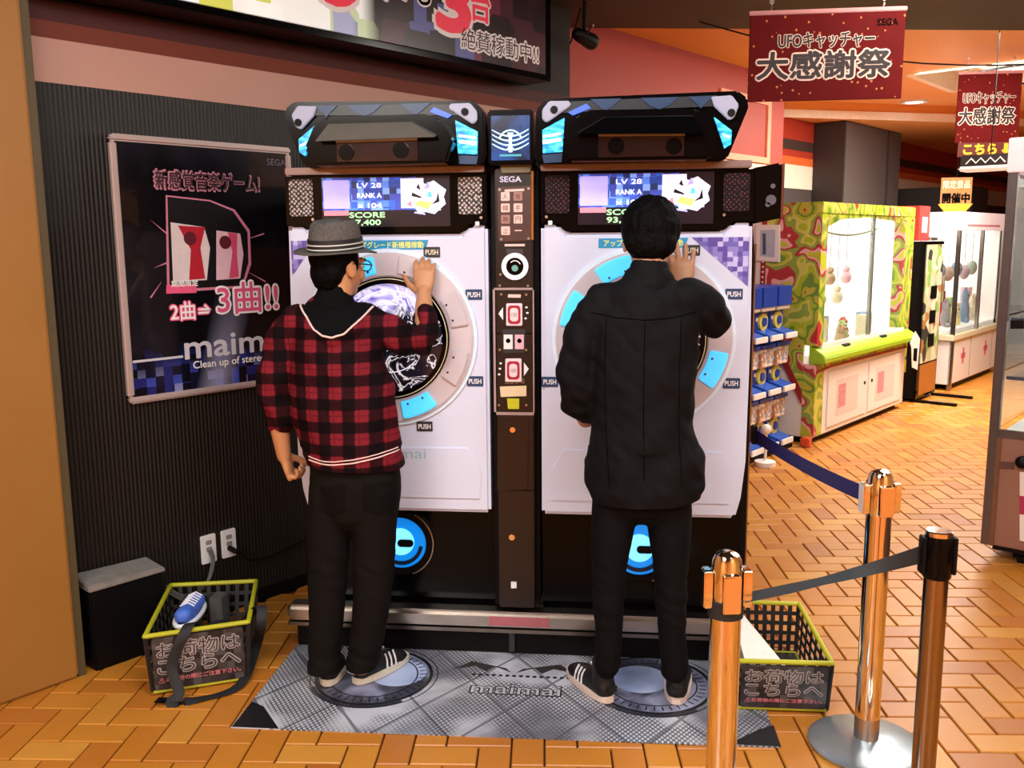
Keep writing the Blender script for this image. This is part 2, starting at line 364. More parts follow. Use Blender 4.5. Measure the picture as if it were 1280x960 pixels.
# back ceiling: tiles around a coffer at u 5.85..7.1, v -.7...5
cb = MB()
for u0, u1, v0, v1 in ((0, 5.85, -2.4, 8), (7.1, 17, -2.4, 8), (5.85, 7.1, -2.4, -.7), (5.85, 7.1, 1.0, 8)):
    m_ = bbox(u0, u1, v0, v1, 2.885, 3.0); cb.add(m_.v, m_.f)
bc = obj('ceiling_back', cb, oc, kind='structure')
cf = MB()
for u0, u1, v0, v1, z0, z1 in ((5.85, 7.1, -.7, 1.0, 3.04, 3.08), (5.85, 5.9, -.7, 1.0, 2.87, 3.04), (7.05, 7.1, -.7, 1.0, 2.87, 3.04), (5.9, 7.05, -.7, -.64, 2.87, 3.04), (5.9, 7.05, .94, 1.0, 2.87, 3.04)):
    m_ = bbox(u0, u1, v0, v1, z0, z1); cf.add(m_.v, m_.f)
ccf = thing('coffer_light', 'square recessed ceiling light coffer in the orange ceiling, right of the big hanging sign', 'ceiling light', tuple(B(6.5, .15, 2.87)))
obj('frame', cf, mat('coffer_white', '#f2e8dc', .5), ccf)
obj('black_rim', MB().ring(B(6.47, .15, 2.868), U, V, -Z, .5, .535, 0, .012), black, ccf)
obj('diffuser', MB().disc(B(6.47, .15, 3.0), U, V, -Z, .46, 0, .03), mat('lamp_diffuser', '#fff3e0', .5, emit='#ffeed8', es=1.4), ccf)
# soffit
sf = MB(); P = [(6.55, -2.1), (8.2, -.98), (9.2, -.5), (17, 3.0), (17, -2.1)]
sf.prism(P, lambda a, b: B(a, b, 2.73), lambda a, b: B(a, b, 2.9))
so = obj('ceiling_soffit', sf, orangep, kind='structure')
sf = MB(); Q = [(6.53, -2.1), (8.18, -.96), (9.18, -.48), (16.98, 3.02), (17, 3.0), (9.2, -.5), (8.2, -.98), (6.55, -2.1)]
sf.prism(Q, lambda a, b: B(a, b, 2.722), lambda a, b: B(a, b, 2.80)); obj('trim_4', sf, mat('soffit_white', '#f2e2cc', .5), kind='structure')
dl = thing('downlight', 'small round white downlight in the orange ceiling between the two hanging red signs', 'ceiling light', tuple(B(7.5, -1.15, 2.87)))
obj('rim', MB().ring(B(7.5, -1.15, 2.885), U, V, -Z, .09, .13, 0, .02), white, dl); obj('lens', MB().disc(B(7.5, -1.15, 2.885), U, V, -Z, .09, 0, .01), mat('lamp_lens', '#fff3e0', .5, emit='#fff0dc', es=3.), dl)
# ================================================================== ARCADE MACHINES
NY = -Y
panelw = mat('machine_white', '#d4daf0', .3, var=.02, coat=.3)
panelw2 = mat('machine_white_recess', '#c9cadb', .35, var=.02)
greyplate = mat('grey_plate', '#a2a6c0', .35, var=.1)
t = NT('cyan_lamp'); cc = t.ramp(t.noise(26, 3, t.mapv(sc=(1, 1, 3))), [(.35, '#0868b0'), (.5, '#14a0e0'), (.62, '#50d8f8')]); cyan = t.set(col=cc, rough=.3, emit=cc, es=1.25)
cyan2 = mat('deep_blue_lamp', '#0a2c50', .3, emit='#0a4070', es=.22)
cyanw = mat('white_cyan_lamp', '#d0f4ff', .3, emit='#a8ecff', es=1.9)
steelblue = mat('blue_tinted_panel', '#0c141e', .3, var=.3)
pinkgrey = mat('pink_grey_metal', '#8a7470', .35, .6)
def pixmat(name, cols, scale, es=0, metric='CHEBYCHEV', emit=True, rough=.4):
    t = NT(name); v = t.vor(scale, 'F1', t.co('Object'), 'Color', .25, metric); f = t.xyz(v)[0]
    c = t.ramp(f, [(i / len(cols), h) for i, h in enumerate(cols)], 'CONSTANT'); t.set(col=c, rough=rough)
    if es: t.set(emit=c, es=es)
    return t.m
scrblue = pixmat('screen_blue_pixels', ['#2c5ac8', '#4c7ce4', '#1c3c98', '#78a0f0', '#3444a8', '#142860'], 45, .9)
scrwhite = mat('screen_white', '#e8e8ff', .4, emit='#e4e6ff', es=1.0)
scrlilac = mat('screen_lilac', '#b0a8f0', .4, emit='#a8a4ee', es=.95)
scrdark = mat('screen_dark', '#141018', .2, emit='#181420', es=.8)
scryel = mat('screen_yellow', '#e8f070', .4, emit='#d8ec60', es=.95)
scrcyan = mat('screen_cyan', '#50c8e0', .4, emit='#58d0d8', es=.8)
scrpink = mat('screen_pink', '#e08090', .4, emit='#e08090', es=.8)
t = NT('round_screen_graphics'); mv = t.noise(5, 5, dist=2.5); v2 = t.noise(9, 3, dist=3); zz = t.xyz()[2]; xx = t.xyz()[0]
ca = t.ramp(v2, [(.3, '#6a60c0'), (.45, '#b8b2ee'), (.55, '#eceafc'), (.65, '#8078d0')]); cb_ = t.ramp(v2, [(.42, '#0e0c14'), (.50, '#2a2636'), (.53, '#f0eef6'), (.57, '#1a1622')])
zf = t.ramp(t.mth('ADD', t.mth('MULTIPLY_ADD', zz, 2.2, -2.55), t.mth('MULTIPLY', mv, .35)), [(.42, 0.), (.5, 1.)])
cs = t.mix(zf, cb_, ca); roundscr = t.set(col=cs, rough=.15, emit=cs, es=.75)
t = NT('speaker_grille'); vv = t.vor(85, 'F1', t.mapv(rot=(0, .78, 0)), 'Distance', .35); perf = t.ramp(vv, [(.3, 0.), (.4, 1.)])
grille = t.set(col=t.mix(perf, '#c8b8b4', '#120e10'), rough=.4); t.bump(perf, .4, .002)
t = NT('speaker_grille_dark'); vv = t.vor(85, 'F1', t.mapv(rot=(0, .78, 0)), 'Distance', .35); perf = t.ramp(vv, [(.2, 0.), (.3, 1.)]); grille_dk = t.set(col=t.mix(perf, '#6a3038', '#0e0a0c'), rough=.5, spec=.15)
t = NT('ring_annulus'); an = t.noise(4, 3); annm = t.set(col=t.mix(an, '#b4a8ae', '#dcd4dc'), rough=.25, coat=.5)
purplegrid = pixmat('purple_grid_print', ['#5a48a0', '#8a80c8', '#c0b8e8', '#6a60b0'], 60)
stickerblue = mat('sticker_blue', '#1c3c66', .5)
def arcade(sx, label):
    """sx=+1 right-hand unit, -1 its mirror image on the left"""
    mir = lambda pts: [(sx * p[0], p[1]) for p in pts]
    cx = sx * .4435; root = thing('arcade_machine', label, 'arcade machine', (cx, .35, 0))
    P = lambda name, pts, y0, y1, m, par=root, bevel=0, label=None: obj(name, MB().xz(mir(pts), y0, y1), m, par, bevel=bevel, label=label)
    # carcass
    P('cabinet', [(.088, .0), (.80, .0), (.83, .12), (.83, 1.45), (.80, 1.76), (.088, 1.76)], .75, .12, black, bevel=.004)
    obj('side_board', MB().box((min(sx * .832, sx * .862), .3, .02), (max(sx * .832, sx * .862), .74, 1.5)), mat('wood_brown_side', '#a8672f', .4), root)
    P('lower_panel', [(.088, .19), (.80, .19), (.80, .60), (.088, .60)], .12, .075, glossblack, bevel=.003)
    # white front shell with chamfered top and rounded bottom
    z1 = 1.572; zb = .548
    out = [(.092, z1), (.150, z1), (.178, z1 - .028), (.705, z1 - .028), (.735, z1), (.80, z1), (.806, 1.2), (.803, .75), (.79, .62), (.772, zb), (.092, zb)]
    sh = P('front_shell', out, .12, 0.0, panelw, bevel=.012)
    C = Vector((cx, 0, 1.183))
    obj('shell_step', MB().xz(mir([(.13, .60), (.745, .60), (.765, .70), (.72, .79), (.17, .79), (.12, .70)]), .004, -.006), panelw, sh, bevel=.003)
    obj('glow_ring', MB().ring(C, X, Z, NY, .300, .313, -.004, .010, 64), mat('pale_cyan_ring', '#d4e2f0', .3, emit='#c0dcf4', es=.12), sh, smooth=30)
    ring = obj('button_ring', MB().ring(C, X, Z, NY, .216, .300, -.004, .022, 64), annm, root, bevel=.004, smooth=30)
    lit = (112.5, 157.5, -22.5, 22.5) if sx > 0 else (112.5, -67.5)
    for k in range(8):
        a = math.radians(22.5 + 45 * k); on = any(abs((math.degrees(a) - q + 180) % 360 - 180) < 2 for q in lit)
        bt = obj('button', MB().ring(C, X, Z, NY, .228, .290, .020, .032, 8, a - .23, a + .23), mat('button_lit', '#58c4ea', .25, emit='#38b8ee', es=.85) if on else mat('button_clear', '#c9c0c8', .2, var=.05), root, bevel=.004, label='cyan lit button' if on else None)
        for da in (-.12, .12):
            d = X * math.cos(a + da) + Z * math.sin(a + da)
            obj('button_screw', MB().disc(C + d * .240 + NY * .031, X, Z, NY, .004, 0, .003, 8), darkgrey, bt)
    obj('screen_bezel', MB().ring(C, X, Z, NY, .192, .216, 0, .026, 64), glossblack, root, bevel=.002, smooth=30)
    obj('bezel_line', MB().ring(C, X, Z, NY, .2075, .2105, .0255, .0275, 64), mat('pale_yellow_line', '#e8e4c0', .4), root)
    rs = obj('round_screen', MB().disc(C, X, Z, NY, .193, 0, .014, 64), roundscr, root)
    for k, (rr, w) in enumerate(((.165, .004), (.12, .003))): obj('screen_arc', MB().ring(C, X, Z, NY, rr, rr + w, .0142, .0152, 48, .3 + k, 4.6 + k), scrwhite, rs)
    # stickers on the shell
    for px, pz in ((.60, 1.482), (.745, 1.335), (.745, 1.03), (.56, .865)) + (((.122, 1.03),) if sx > 0 else ()):
        q = obj('sticker', MB().rbox(Vector((px if sx > 0 else px - .887, -.0005, pz)), X, Z, NY, .058, .036, .002, .003), stickerblue if pz in (1.335, 1.03) else mat('sticker_dark', '#2c2a30', .5), root)
        text('PUSH', Vector((px if sx > 0 else px - .887, -.0027, pz)), X, Z, .044, .017, whiteink if pz < 1.48 else cream, q, off=.02)
    bx = .385 * 1.0
    q = obj('title_strip', MB().xz([(cx - .155, 1.492), (cx + .135, 1.492), (cx + .145, 1.524), (cx - .155, 1.524)], 0, -.002), mat('title_cyan', '#1f8fc0', .5), root)
    text('アップグレード新機種稼動', Vector((cx - .005, -.0025, 1.508)), X, Z, .265, .023, mat('title_yellow', '#e8f088', .5), q, off=.02)
    tri = [(.60, 1.525), (.79, 1.525), (.79, 1.36)] if sx > 0 else [(.70, 1.525), (.79, 1.525), (.79, 1.40)]
    P('corner_print', tri, .0, -.0015, purplegrid)
    text('maimai', Vector((cx + .02, -.0068, .765)), X, Z, .20, .035, mat('pale_teal_logo', '#9fc4cc', .4), root, 'logo_lettering', off=.0)
    P('shelf_lip', [(.095, 1.748), (.785, 1.748), (.785, 1.772), (.095, 1.772)], .12, -.045, pinkgrey, bevel=.003)
    # display section
    disp = P('display_housing', [(.092, z1 + .004), (.150, z1 + .004), (.178, z1 - .024), (.705, z1 - .024), (.735, z1 + .004), (.80, z1 + .004), (.80, 1.746), (.092, 1.746)], .11, -.008, glossblack, bevel=.002)
    for a, b in ((.108, .190), (.70, .785)):
        P('speaker_grille', rrect(b - a, .125, .01, 3, (a + b) / 2, 1.672), -.004, -.012, grille if (sx < 0) else grille_dk)
        obj('grille_screw', MB().disc(Vector((sx * (a + .004), -.008, 1.598)), X, Z, NY, .005, 0, .004, 10), steel, root)
    # screen, left edge at cx-.225
    O = Vector((cx, -.008, 1.655)); L = lambda a, b, c, d, e0=0, e1=.001: MB().xz([(O.x + a, O.z + b), (O.x + c, O.z + b), (O.x + c, O.z + d), (O.x + a, O.z + d)], -.012 - e0, -.012 - e1)
    scr = obj('screen', L(-.225, -.085, .225, .085, -.004, .0), scrdark, root)
    obj('screen_backdrop', L(-.222, -.028, .11, .082), scrblue, scr)
    obj('portrait_tile', L(-.218, -.022, -.125, .075, .001, .002), scrlilac, scr)
    for k in range(3): text(('LV 28', 'RANK A', 'x 104')[k], O + Vector((-.055, -.007, .056 - .034 * k)), X, Z, .085, .016, scrwhite, scr, 'screen_lettering', off=.03)
    obj('name_bar', L(-.218, -.045, -.13, -.028, .001, .002), scrpink, scr)
    obj('white_tile', L(.055, -.022, .135, .078, .001, .0015), scrwhite, scr)
    rnd = random.Random(3); bl = []
    for k in range(16): a = 2 * math.pi * k / 16; rr = (.050, .062, .056, .060, .044, .058)[k % 6]; bl.append((O.x + .142 + rr * 1.25 * math.cos(a), O.z + .014 + rr * math.sin(a)))
    obj('white_burst', MB().xz(bl, -.0142, -.0152), scrwhite, scr)
    for pts, m_ in (([(.10, -.012), (.15, -.028), (.165, -.004), (.118, .004)], scryel), ([(.160, -.012), (.19, -.002), (.186, .03), (.178, .004)], scrdark), ([(.092, .018), (.128, .010), (.126, .016), (.096, .030)], scrdark), ([(.135, .040), (.16, .046), (.15, .066)], scrlilac), ([(.075, -.01), (.095, -.02), (.09, .004)], scrpink), ([(.11, .045), (.125, .038), (.118, .06)], scrdark), ([(.148, .012), (.166, .016), (.158, .034), (.150, .030)], scrcyan), ([(.165, -.035), (.195, -.030), (.190, -.022), (.168, -.026)], scrwhite), ([(.10, -.040), (.14, -.046), (.138, -.040), (.104, -.034)], scrlilac)):
        obj('burst_patch', MB().xz([(O.x + p[0], O.z + p[1]) for p in pts], -.0152, -.0162), m_, scr)
    text('SCORE\n97,400' if sx < 0 else 'SCORE\n93,010', O + Vector((-.065, -.007, -.058)), X, Z, .125, .046, mat('score_green', '#a8f0a0', .4, emit='#a0eca8', es=.9), scr, 'score_lettering', off=.03)
    obj('screen_frame', MB().ring(O + Vector((.165, 0, 0)), X, Z, NY, .0, .001, 0, .001, 4), scrdark, scr) if False else None
    P('white_key', rrect(.014, .014, .002, 2, .125, 1.578), -.006, -.014, white)
    # header canopy
    hd = P('header_frame', [(.080, 1.80), (.092, 1.765), (.675, 1.765), (.70, 1.775), (.760, 1.93), (.755, 1.96), (.725, 1.982), (.12, 1.972), (.085, 1.94)], .45, -.10, glossblack, bevel=.006)
    # broad lit backing visible inside the frame
    P('upper_light_strip', [(.16, 1.925), (.66, 1.935), (.66, 1.968), (.20, 1.960)], -.10, -.108, steelblue)
    for a, b in ((.26, .36), (.42, .54), (.57, .65)): P('chevron_light', [(a, 1.965), (b, 1.965), (b - .03, 1.94), ((a + b) / 2, 1.928), (a + .03, 1.94)], -.108, -.112, cyan2)
    def lampfan(pts, deep): return P('fan_light', pts, -.10, -.114, cyan, label='glowing cyan light panel')
    f1 = lampfan([(0.106,1.872),(0.178,1.909),(0.171,1.803),(0.108,1.799)], 0); f2 = lampfan([(0.652,1.901),(0.708,1.858),(0.707,1.816),(0.687,1.804)], 0)
    for q, pts in ((f1, [(0.108,1.855),(0.168,1.864),(0.168,1.856),(0.108,1.847)]), (f1, [(0.108,1.84),(0.168,1.846),(0.168,1.836),(0.108,1.827)]), (f2, [(0.678,1.851),(0.703,1.841),(0.704,1.833),(0.683,1.841)])): P('light_stripe', pts, -.114, -.116, cyanw, q)
    P('fan_light', [(0.105,1.794),(0.171,1.798),(0.168,1.77),(0.111,1.768)], -.10, -.110, cyan2)
    P('edge_light', [(0.189,1.926),(0.248,1.952),(0.263,1.937),(0.204,1.916)], -.10, -.112, mat('blue_violet_lamp', '#4060c0', .3, emit='#3058c8', es=.8))
    P('corner_plate', [(0.106,1.935),(0.129,1.962),(0.194,1.961),(0.199,1.946),(0.121,1.895),(0.106,1.905)], -.10, -.118, greyplate, bevel=.003)
    P('corner_plate', [(0.64,1.963),(0.705,1.966),(0.728,1.936),(0.714,1.897),(0.697,1.89),(0.651,1.933)], -.10, -.118, greyplate, bevel=.003)
    for px in [(0.145,1.934),(0.704,1.912)]: obj('plate_bolt', MB().disc(Vector((sx * px[0], -.118, px[1])), X, Z, NY, .012, 0, .006, 12), black, root)
    # camera hood in the middle of the canopy
    hp = [(0.173,1.841),(0.22,1.908),(0.266,1.922),(0.591,1.919),(0.632,1.889),(0.664,1.824),(0.635,1.765),(0.194,1.767)]
    hood = P('canopy_hood', hp, -.09, -.19, glossblack, bevel=.008)
    slope = MB(); A_, B_, C_, D_ = [(sx * p[0], p[1]) for p in [(0.223,1.855),(0.614,1.849),(0.579,1.898),(0.305,1.899)]]
    slope.hexa([(A_[0], -.188, A_[1]), (B_[0], -.188, B_[1]), (B_[0], -.235, B_[1] - .012), (A_[0], -.235, A_[1] - .012), (D_[0], -.188, D_[1]), (C_[0], -.188, C_[1]), (C_[0], -.20, C_[1] - .004), (D_[0], -.20, D_[1] - .004)])
    obj('hood_visor', slope, mat('visor_reflection_grey', '#5c5850', .3) if sx < 0 else glossblack, root, bevel=.002)  # same visor on both units; left one's brighter reflection is painted grey
    win = P('hood_window', [(0.288,1.841),(0.553,1.839),(0.554,1.776),(0.288,1.775)], -.185, -.196, mat('tinted_mirror', '#4c4a58', .08, .95, var=.5, scale=9), root)
    for a, b, m_ in ((750, 766, '#c08a78'), (800, 812, '#b05048')):
        pass
    P('window_trim', [(0.288,1.846),(0.555,1.843),(0.555,1.836),(0.288,1.839)], -.19, -.200, steel)
    for px in [(0.343,1.809),(0.522,1.805)]: obj('hood_lens', MB().disc(Vector((sx * px[0], -.194, px[1])), X, Z, NY, .026, 0, .006, 20), glossblack, root)
    # speaker porthole low on the front
    K = Vector((cx + .0, .075, .405))
    obj('porthole_rim', MB().ring(K, X, Z, NY, .098, .125, 0, .016, 40), black, root, bevel=.004, smooth=30)
    obj('porthole_chrome_line', MB().ring(K, X, Z, NY, .124, .128, 0, .018, 40, -1.2, 1.1), steel, root)
    pl_ = obj('porthole_lamp', MB().disc(K, X, Z, NY, .098, 0, .006, 40), mat('porthole_blue', '#1080d0', .2, emit='#0a78d8', es=.9), root, label='glowing blue porthole lamp')
    obj('lamp_core', MB().disc(K + Z * .004, X, Z, NY, .052, .006, .010, 28), mat('porthole_core', '#90e0ff', .2, emit='#60d0ff', es=1.3), pl_)
    obj('lamp_shade_band', MB().ring(K, X, Z, NY, .072, .086, .006, .012, 24, math.pi * 1.05, math.pi * 1.95), mat('navy_band', '#0a2040', .3), pl_)
    obj('lamp_hub', MB().rbox(K + X * .02, X, Z, NY, .06, .028, .016, .013), black, pl_)
    obj('lower_bolt', MB().disc(Vector((cx + .02, .075, .545)), X, Z, NY, .006, 0, .005, 8), mat('orange_led', '#c06030', .4), root)
    return root
arcade(-1, 'left upright arcade machine with a white front, round touch screen and grey-topped header hood')
ar = arcade(1, 'right upright arcade machine with a white front, round touch screen and side camera box')
# camera box on the right flank of the right-hand machine
mb = MB(); q = [(0.784,1.75),(0.914,1.766),(0.927,1.577),(0.79,1.56)]
mb.prism([(q[0][0] + .012, q[0][1]), (q[1][0] - .03, q[1][1]), (q[2][0] - .03, q[2][1] + .01), (q[3][0] + .012, q[3][1] + .008)], lambda a, b: (a, .16, b), lambda a, b: (a, .0, b))
cb2 = obj('camera_box', mb, glossblack, ar, bevel=.006)
obj('box_edge_strip', MB().box((q[1][0] - .026, -.006, q[2][1] + .012), (q[1][0] - .018, .16, q[1][1] - .004)), mat('copper_brown', '#6a3c30', .3, .6), ar)
for dx, dz, r_ in ((.055, -.10, .017), (.06, -.055, .008), (.045, -.115, .008)): obj('camera_lens', MB().disc(Vector((.80 + dx, 0, 1.745 + dz)), X, Z, NY, r_, 0, .008, 16), mat('lens_grey', '#5a5a66', .2), cb2)

# centre pillar with card reader and coin slots
pp = thing('payment_pillar', 'narrow dark pillar with card reader, coin slots and printed instructions between the two arcade machines', 'payment panel', (0, .3, 0))
F = lambda name, px, y0, y1, m, par=pp, bevel=0, label=None: obj(name, MB().xz(px, y0, y1), m, par, bevel=bevel, label=label)
pillm = mat('pillar_dark_brown', '#1a1110', .3, var=.1)
F('pillar_body', [(-.083, .19), (.083, .19), (.083, 1.765), (-.083, 1.765)], .70, .03, black, bevel=.003)
F('pillar_face', [(-.062, .2), (.066, .2), (.066, 1.76), (-.062, 1.76)], .03, -.02, pillm, bevel=.004)
F('chrome_edge', [(0.062,1.749),(0.07,1.749),(0.069,1.521),(0.061,1.521)], -.02, -.026, chrome)
F('top_cap', [(-0.046,1.78),(0.067,1.781),(0.059,1.744),(-0.036,1.743)], .03, -.035, mat('olive_metal', '#6a6250', .35, .6), bevel=.003)
text('SEGA', Vector((-.008, -.0215, 1.724)), X, Z, .072, .018, mat('lilac_ink', '#c8c4e0', .5), pp, off=.03)
ip = F('instruction_plate', [(-0.053,1.698),(0.062,1.702),(0.061,1.518),(-0.052,1.514)], -.02, -.026, mat('plate_brown', '#4c3330', .3), bevel=.002)
pinkl = mat('label_pink_white', '#e8c4bc', .5)
F('plate_heading', [(-0.028,1.69),(0.038,1.692),(0.038,1.684),(-0.028,1.682)], -.026, -.0275, pinkl, ip)
k_ = 0
for r_ in range(4):
    for c_ in range(2):
        k_ += 1; x = -.026 + .043 * c_; z = 1.667 - .038 * r_
        if k_ == 8: F('icon_dash', rrect(.024, .004, .001, 2, x, z), -.026, -.0275, pinkl, ip); continue
        ic = F('icon_tile', rrect(.030, .029, .003, 2, x, z), -.026, -.0275, pinkl if k_ != 2 and k_ != 5 else mat('icon_dim', '#a07870', .5), ip)
        F('icon_mark', rrect(.016, .014, .003, 2, x, z), -.0275, -.0285, mat('icon_brown', '#6a4440', .5), ic) if False else None
        text(('人', '音', '帽', '手', '鞄', '円', '止', '')[k_ - 1], Vector((x, -.028, z)), X, Z, .018, .018, mat('icon_brown', '#7a4a44', .5), ip, 'icon_mark')
for p in [(-0.045,1.69),(0.053,1.692),(-0.041,1.524),(0.052,1.526),(-0.045,1.405),(0.049,1.366),(-0.048,1.367),(-0.043,1.337),(0.043,1.336),(-0.055,0.95),(0.041,0.951),(-0.05,1.145),(0.042,1.145)]: obj('screw', MB().disc(Vector((p[0], -.024, p[1])), X, Z, NY, .0045, 0, .004, 8), steel, pp)
F('card_slot', [(-0.03,1.508),(0.039,1.508),(0.039,1.5),(-0.03,1.5)], -.02, -.026, pinkl)
F('slot_label', [(-0.025,1.492),(0.033,1.491),(0.033,1.475),(-0.025,1.476)], -.02, -.0225, mat('plate_grey', '#3a3236', .4))
rc = [(0.005,1.432)][0]; RC = Vector((rc[0], -.02, rc[1]))
rd = obj('card_reader', MB().ring(RC, X, Z, NY, .030, .046, 0, .012, 36), mat('reader_ring', '#e4dcdc', .3, emit='#e8e0e0', es=.35), pp, smooth=30)
obj('reader_dial', MB().disc(RC, X, Z, NY, .030, 0, .008, 28), glossblack, rd); obj('reader_mark', MB().disc(RC + Z * -.006, X, Z, NY, .011, .008, .010, 16), mat('reader_teal', '#6aa8a0', .4), rd)
obj('reader_arc', MB().ring(RC, X, Z, NY, .018, .021, .008, .0095, 20, .4, 2.4), whiteink, rd)
# outlined lower panel
a, b, c, d = [(-0.067,1.353),(0.068,1.358),(0.066,0.923),(-0.072,0.915)]
w_ = .0025; mbp = MB()
for p, q in ((a, b), (b, c), (c, d), (d, a)):
    mbp.box((min(p[0], q[0]) - w_ / 2, -.0215, min(p[1], q[1]) - w_ / 2), (max(p[0], q[0]) + w_ / 2, -.0205, max(p[1], q[1]) + w_ / 2))
obj('panel_outline', mbp, mat('outline_pink_grey', '#a89090', .4), pp)
F('upper_label', [(-0.02,1.337),(0.024,1.336),(0.024,1.325),(-0.021,1.326)], -.02, -.023, pinkl)
for (x0, y0, x1, y1) in ((633, 379, 653, 407), (632, 449, 652, 477)):
    pts = {0: [(-0.026,1.306),(0.029,1.306),(0.029,1.229),(-0.027,1.229)], 1: [(-0.031,1.114),(0.025,1.115),(0.025,1.033),(-0.032,1.033)]}[0 if y0 == 379 else 1]
    q = F('return_button', pts, -.02, -.030, mat('button_white', '#eeccd2', .3, emit='#ffd8e0', es=.15), bevel=.002)
    cxx = sum(p[0] for p in pts) / 4; czz = sum(p[1] for p in pts) / 4
    obj('button_ring_mark', MB().prism(rrect(.044, .064, .012, 4, cxx, czz), lambda a, b: (a, -.030, b), lambda a, b: (a, -.0312, b)), mat('ring_red', '#a81c34', .4), q)
    obj('button_centre', MB().prism(rrect(.028, .046, .010, 4, cxx, czz), lambda a, b: (a, -.0312, b), lambda a, b: (a, -.0325, b)), mat('centre_pink', '#f0d8dc', .4), q)
    text('100', Vector((cxx, -.033, czz)), X, Z, .02, .013, mat('grey_ink', '#8a6a70', .5), q)
F('left_arrow', [(-0.054,1.27),(-0.038,1.293),(-0.038,1.248)], -.02, -.022, whiteink); F('right_arrow', [(0.033,1.101),(0.05,1.078),(0.033,1.053)], -.02, -.022, whiteink)
for p in [(0.043,1.292),(0.046,1.273),(0.04,1.254),(-0.048,1.097),(-0.051,1.078),(-0.054,1.058)]: obj('small_dash', MB().xz(rrect(.008, .006, .001, 2, p[0], p[1]), -.02, -.0212), whiteink, pp)
cp = F('coin_plate', [(-0.041,1.215),(0.04,1.218),(0.039,1.134),(-0.039,1.131)], -.02, -.025, darkgrey, bevel=.002)
for pts, cc in (([(-0.036,1.198),(-0.005,1.198),(-0.005,1.148),(-0.036,1.148)], '#ece6e6'), ([(0.003,1.198),(0.034,1.198),(0.034,1.148),(0.003,1.148)], '#f0b4c0')):
    q = F('coin_slot', pts, -.025, -.028, mat('coin_plate_face', cc, .4), cp); obj('slot_hole', MB().disc(Vector((sum(p[0] for p in pts) / 4, -.028, sum(p[1] for p in pts) / 4 + .004)), X, Z, NY, .008, 0, .001, 14), ink, cp)
q = F('cream_label', [(-0.052,1.015),(0.041,1.019),(0.041,0.982),(-0.049,0.978)], -.02, -.022, mat('cream_label', '#e8d0a8', .5)); text('注意事項', Vector((0.0, -.0225, 1.035)), X, Z, .07, .02, mat('brown_ink', '#9a7a60', .5), q)
F('yellow_label', [(-0.027,0.973),(0.016,0.973),(0.015,0.936),(-0.024,0.936)], -.02, -.022, mat('yellow_label', '#c8c820', .5))
for p, r_ in zip([(-0.008,0.862),(-0.014,0.468)], (.012, .011)): obj('lock', MB().disc(Vector((p[0], -.02, p[1])), X, Z, NY, r_, 0, .008, 18), chrome, pp, bevel=.002)
F('white_square_key', [(-0.018,0.3),(0.002,0.3),(0.002,0.279),(-0.018,0.278)], -.02, -.03, white)
F('small_lime_mark', [(-0.025,0.801),(-0.008,0.801),(-0.008,0.786),(-0.025,0.786)], -.02, -.022, mat('lime_mark', '#b8d020', .5))
for z_ in (.64, 1.20): F('seam', [(-.062, z_), (.066, z_), (.066, z_ + .003), (-.062, z_ + .003)], -.02, -.0212, ink)
F('inner_door', [(-0.061,0.895),(0.049,0.9),(0.045,0.645),(-0.064,0.639)], -.02, -.026, pillm, bevel=.002)
# header logo box between both canopies
hb = obj('logo_box', MB().xz([(-.078, 1.768), (.074, 1.768), (.074, 1.945), (-.078, 1.945)], .3, -.07), glossblack, pp, bevel=.006)
t = NT('logo_glow_panel'); cc = t.ramp(t.noise(14, 3), [(.35, '#04142e'), (.6, '#0c3a78')]); lg = t.set(col=cc, emit=cc, es=.9, rough=.2)
lp = obj('logo_panel', MB().xz([(-.066, 1.782), (.062, 1.782), (.062, 1.925), (-.066, 1.925)], -.07, -.074), lg, pp)
for k in range(4):
    for s_ in (-1, 1):
        z = 1.872 - .015 * k; mbk = MB(); mbk.tube([(-.002, -.076, z - .012 * (k < 3), .0025)] + [(-.002 + s_ * (.012 + .048 * j / 4), -.076, z - .012 + .020 * (j / 4) ** 1.5, .0024 - .0003 * j) for j in range(5)], 6)
        obj('wave_line', mbk, cyanw, lp)
obj('logo_dome', MB().ring(Vector((-.002, -.074, 1.84)), X, Z, NY, .036, .040, 0, .003, 20, .3, 2.84), cyanw, lp)
obj('logo_stem', MB().xz([(-.008, 1.808), (.004, 1.808), (.002, 1.85), (.008, 1.87), (-.012, 1.87), (-.006, 1.85)], -.074, -.077), cyanw, lp)
obj('logo_bar', MB().xz([(-.038, 1.794), (.034, 1.794), (.034, 1.801), (-.038, 1.801)], -.074, -.077), mat('teal_bar', '#3a90a8', .3, emit='#3a90a8', es=.6), lp)

# foot rail and plinth
rl = thing('foot_rail', 'polished steel foot rail with black plinth along the base of both arcade machines', 'rail', (0, .1, 0))
obj('rail_bar', MB().box((-.868, -.02, .118), (.735, .062, .178)), steel, rl, bevel=.014, smooth=30)
obj('rail_lip', MB().box((-.865, -.012, .098), (.733, .06, .112)), mat('rail_lip_steel', '#8a8078', .3, 1.), rl)
obj('plinth', MB().box((-.84, .02, .008), (.73, .11, .098)), black, rl)
for x in (-.6, -.02, .55): obj('rail_bracket', MB().box((x - .01, .0, .02), (x + .01, .03, .10)), darkgrey, rl)
obj('reflector_strip', MB().box((-.1, -.0215, .13), (.12, -.0195, .165)), mat('rail_red_print', '#a8606a', .4), rl)
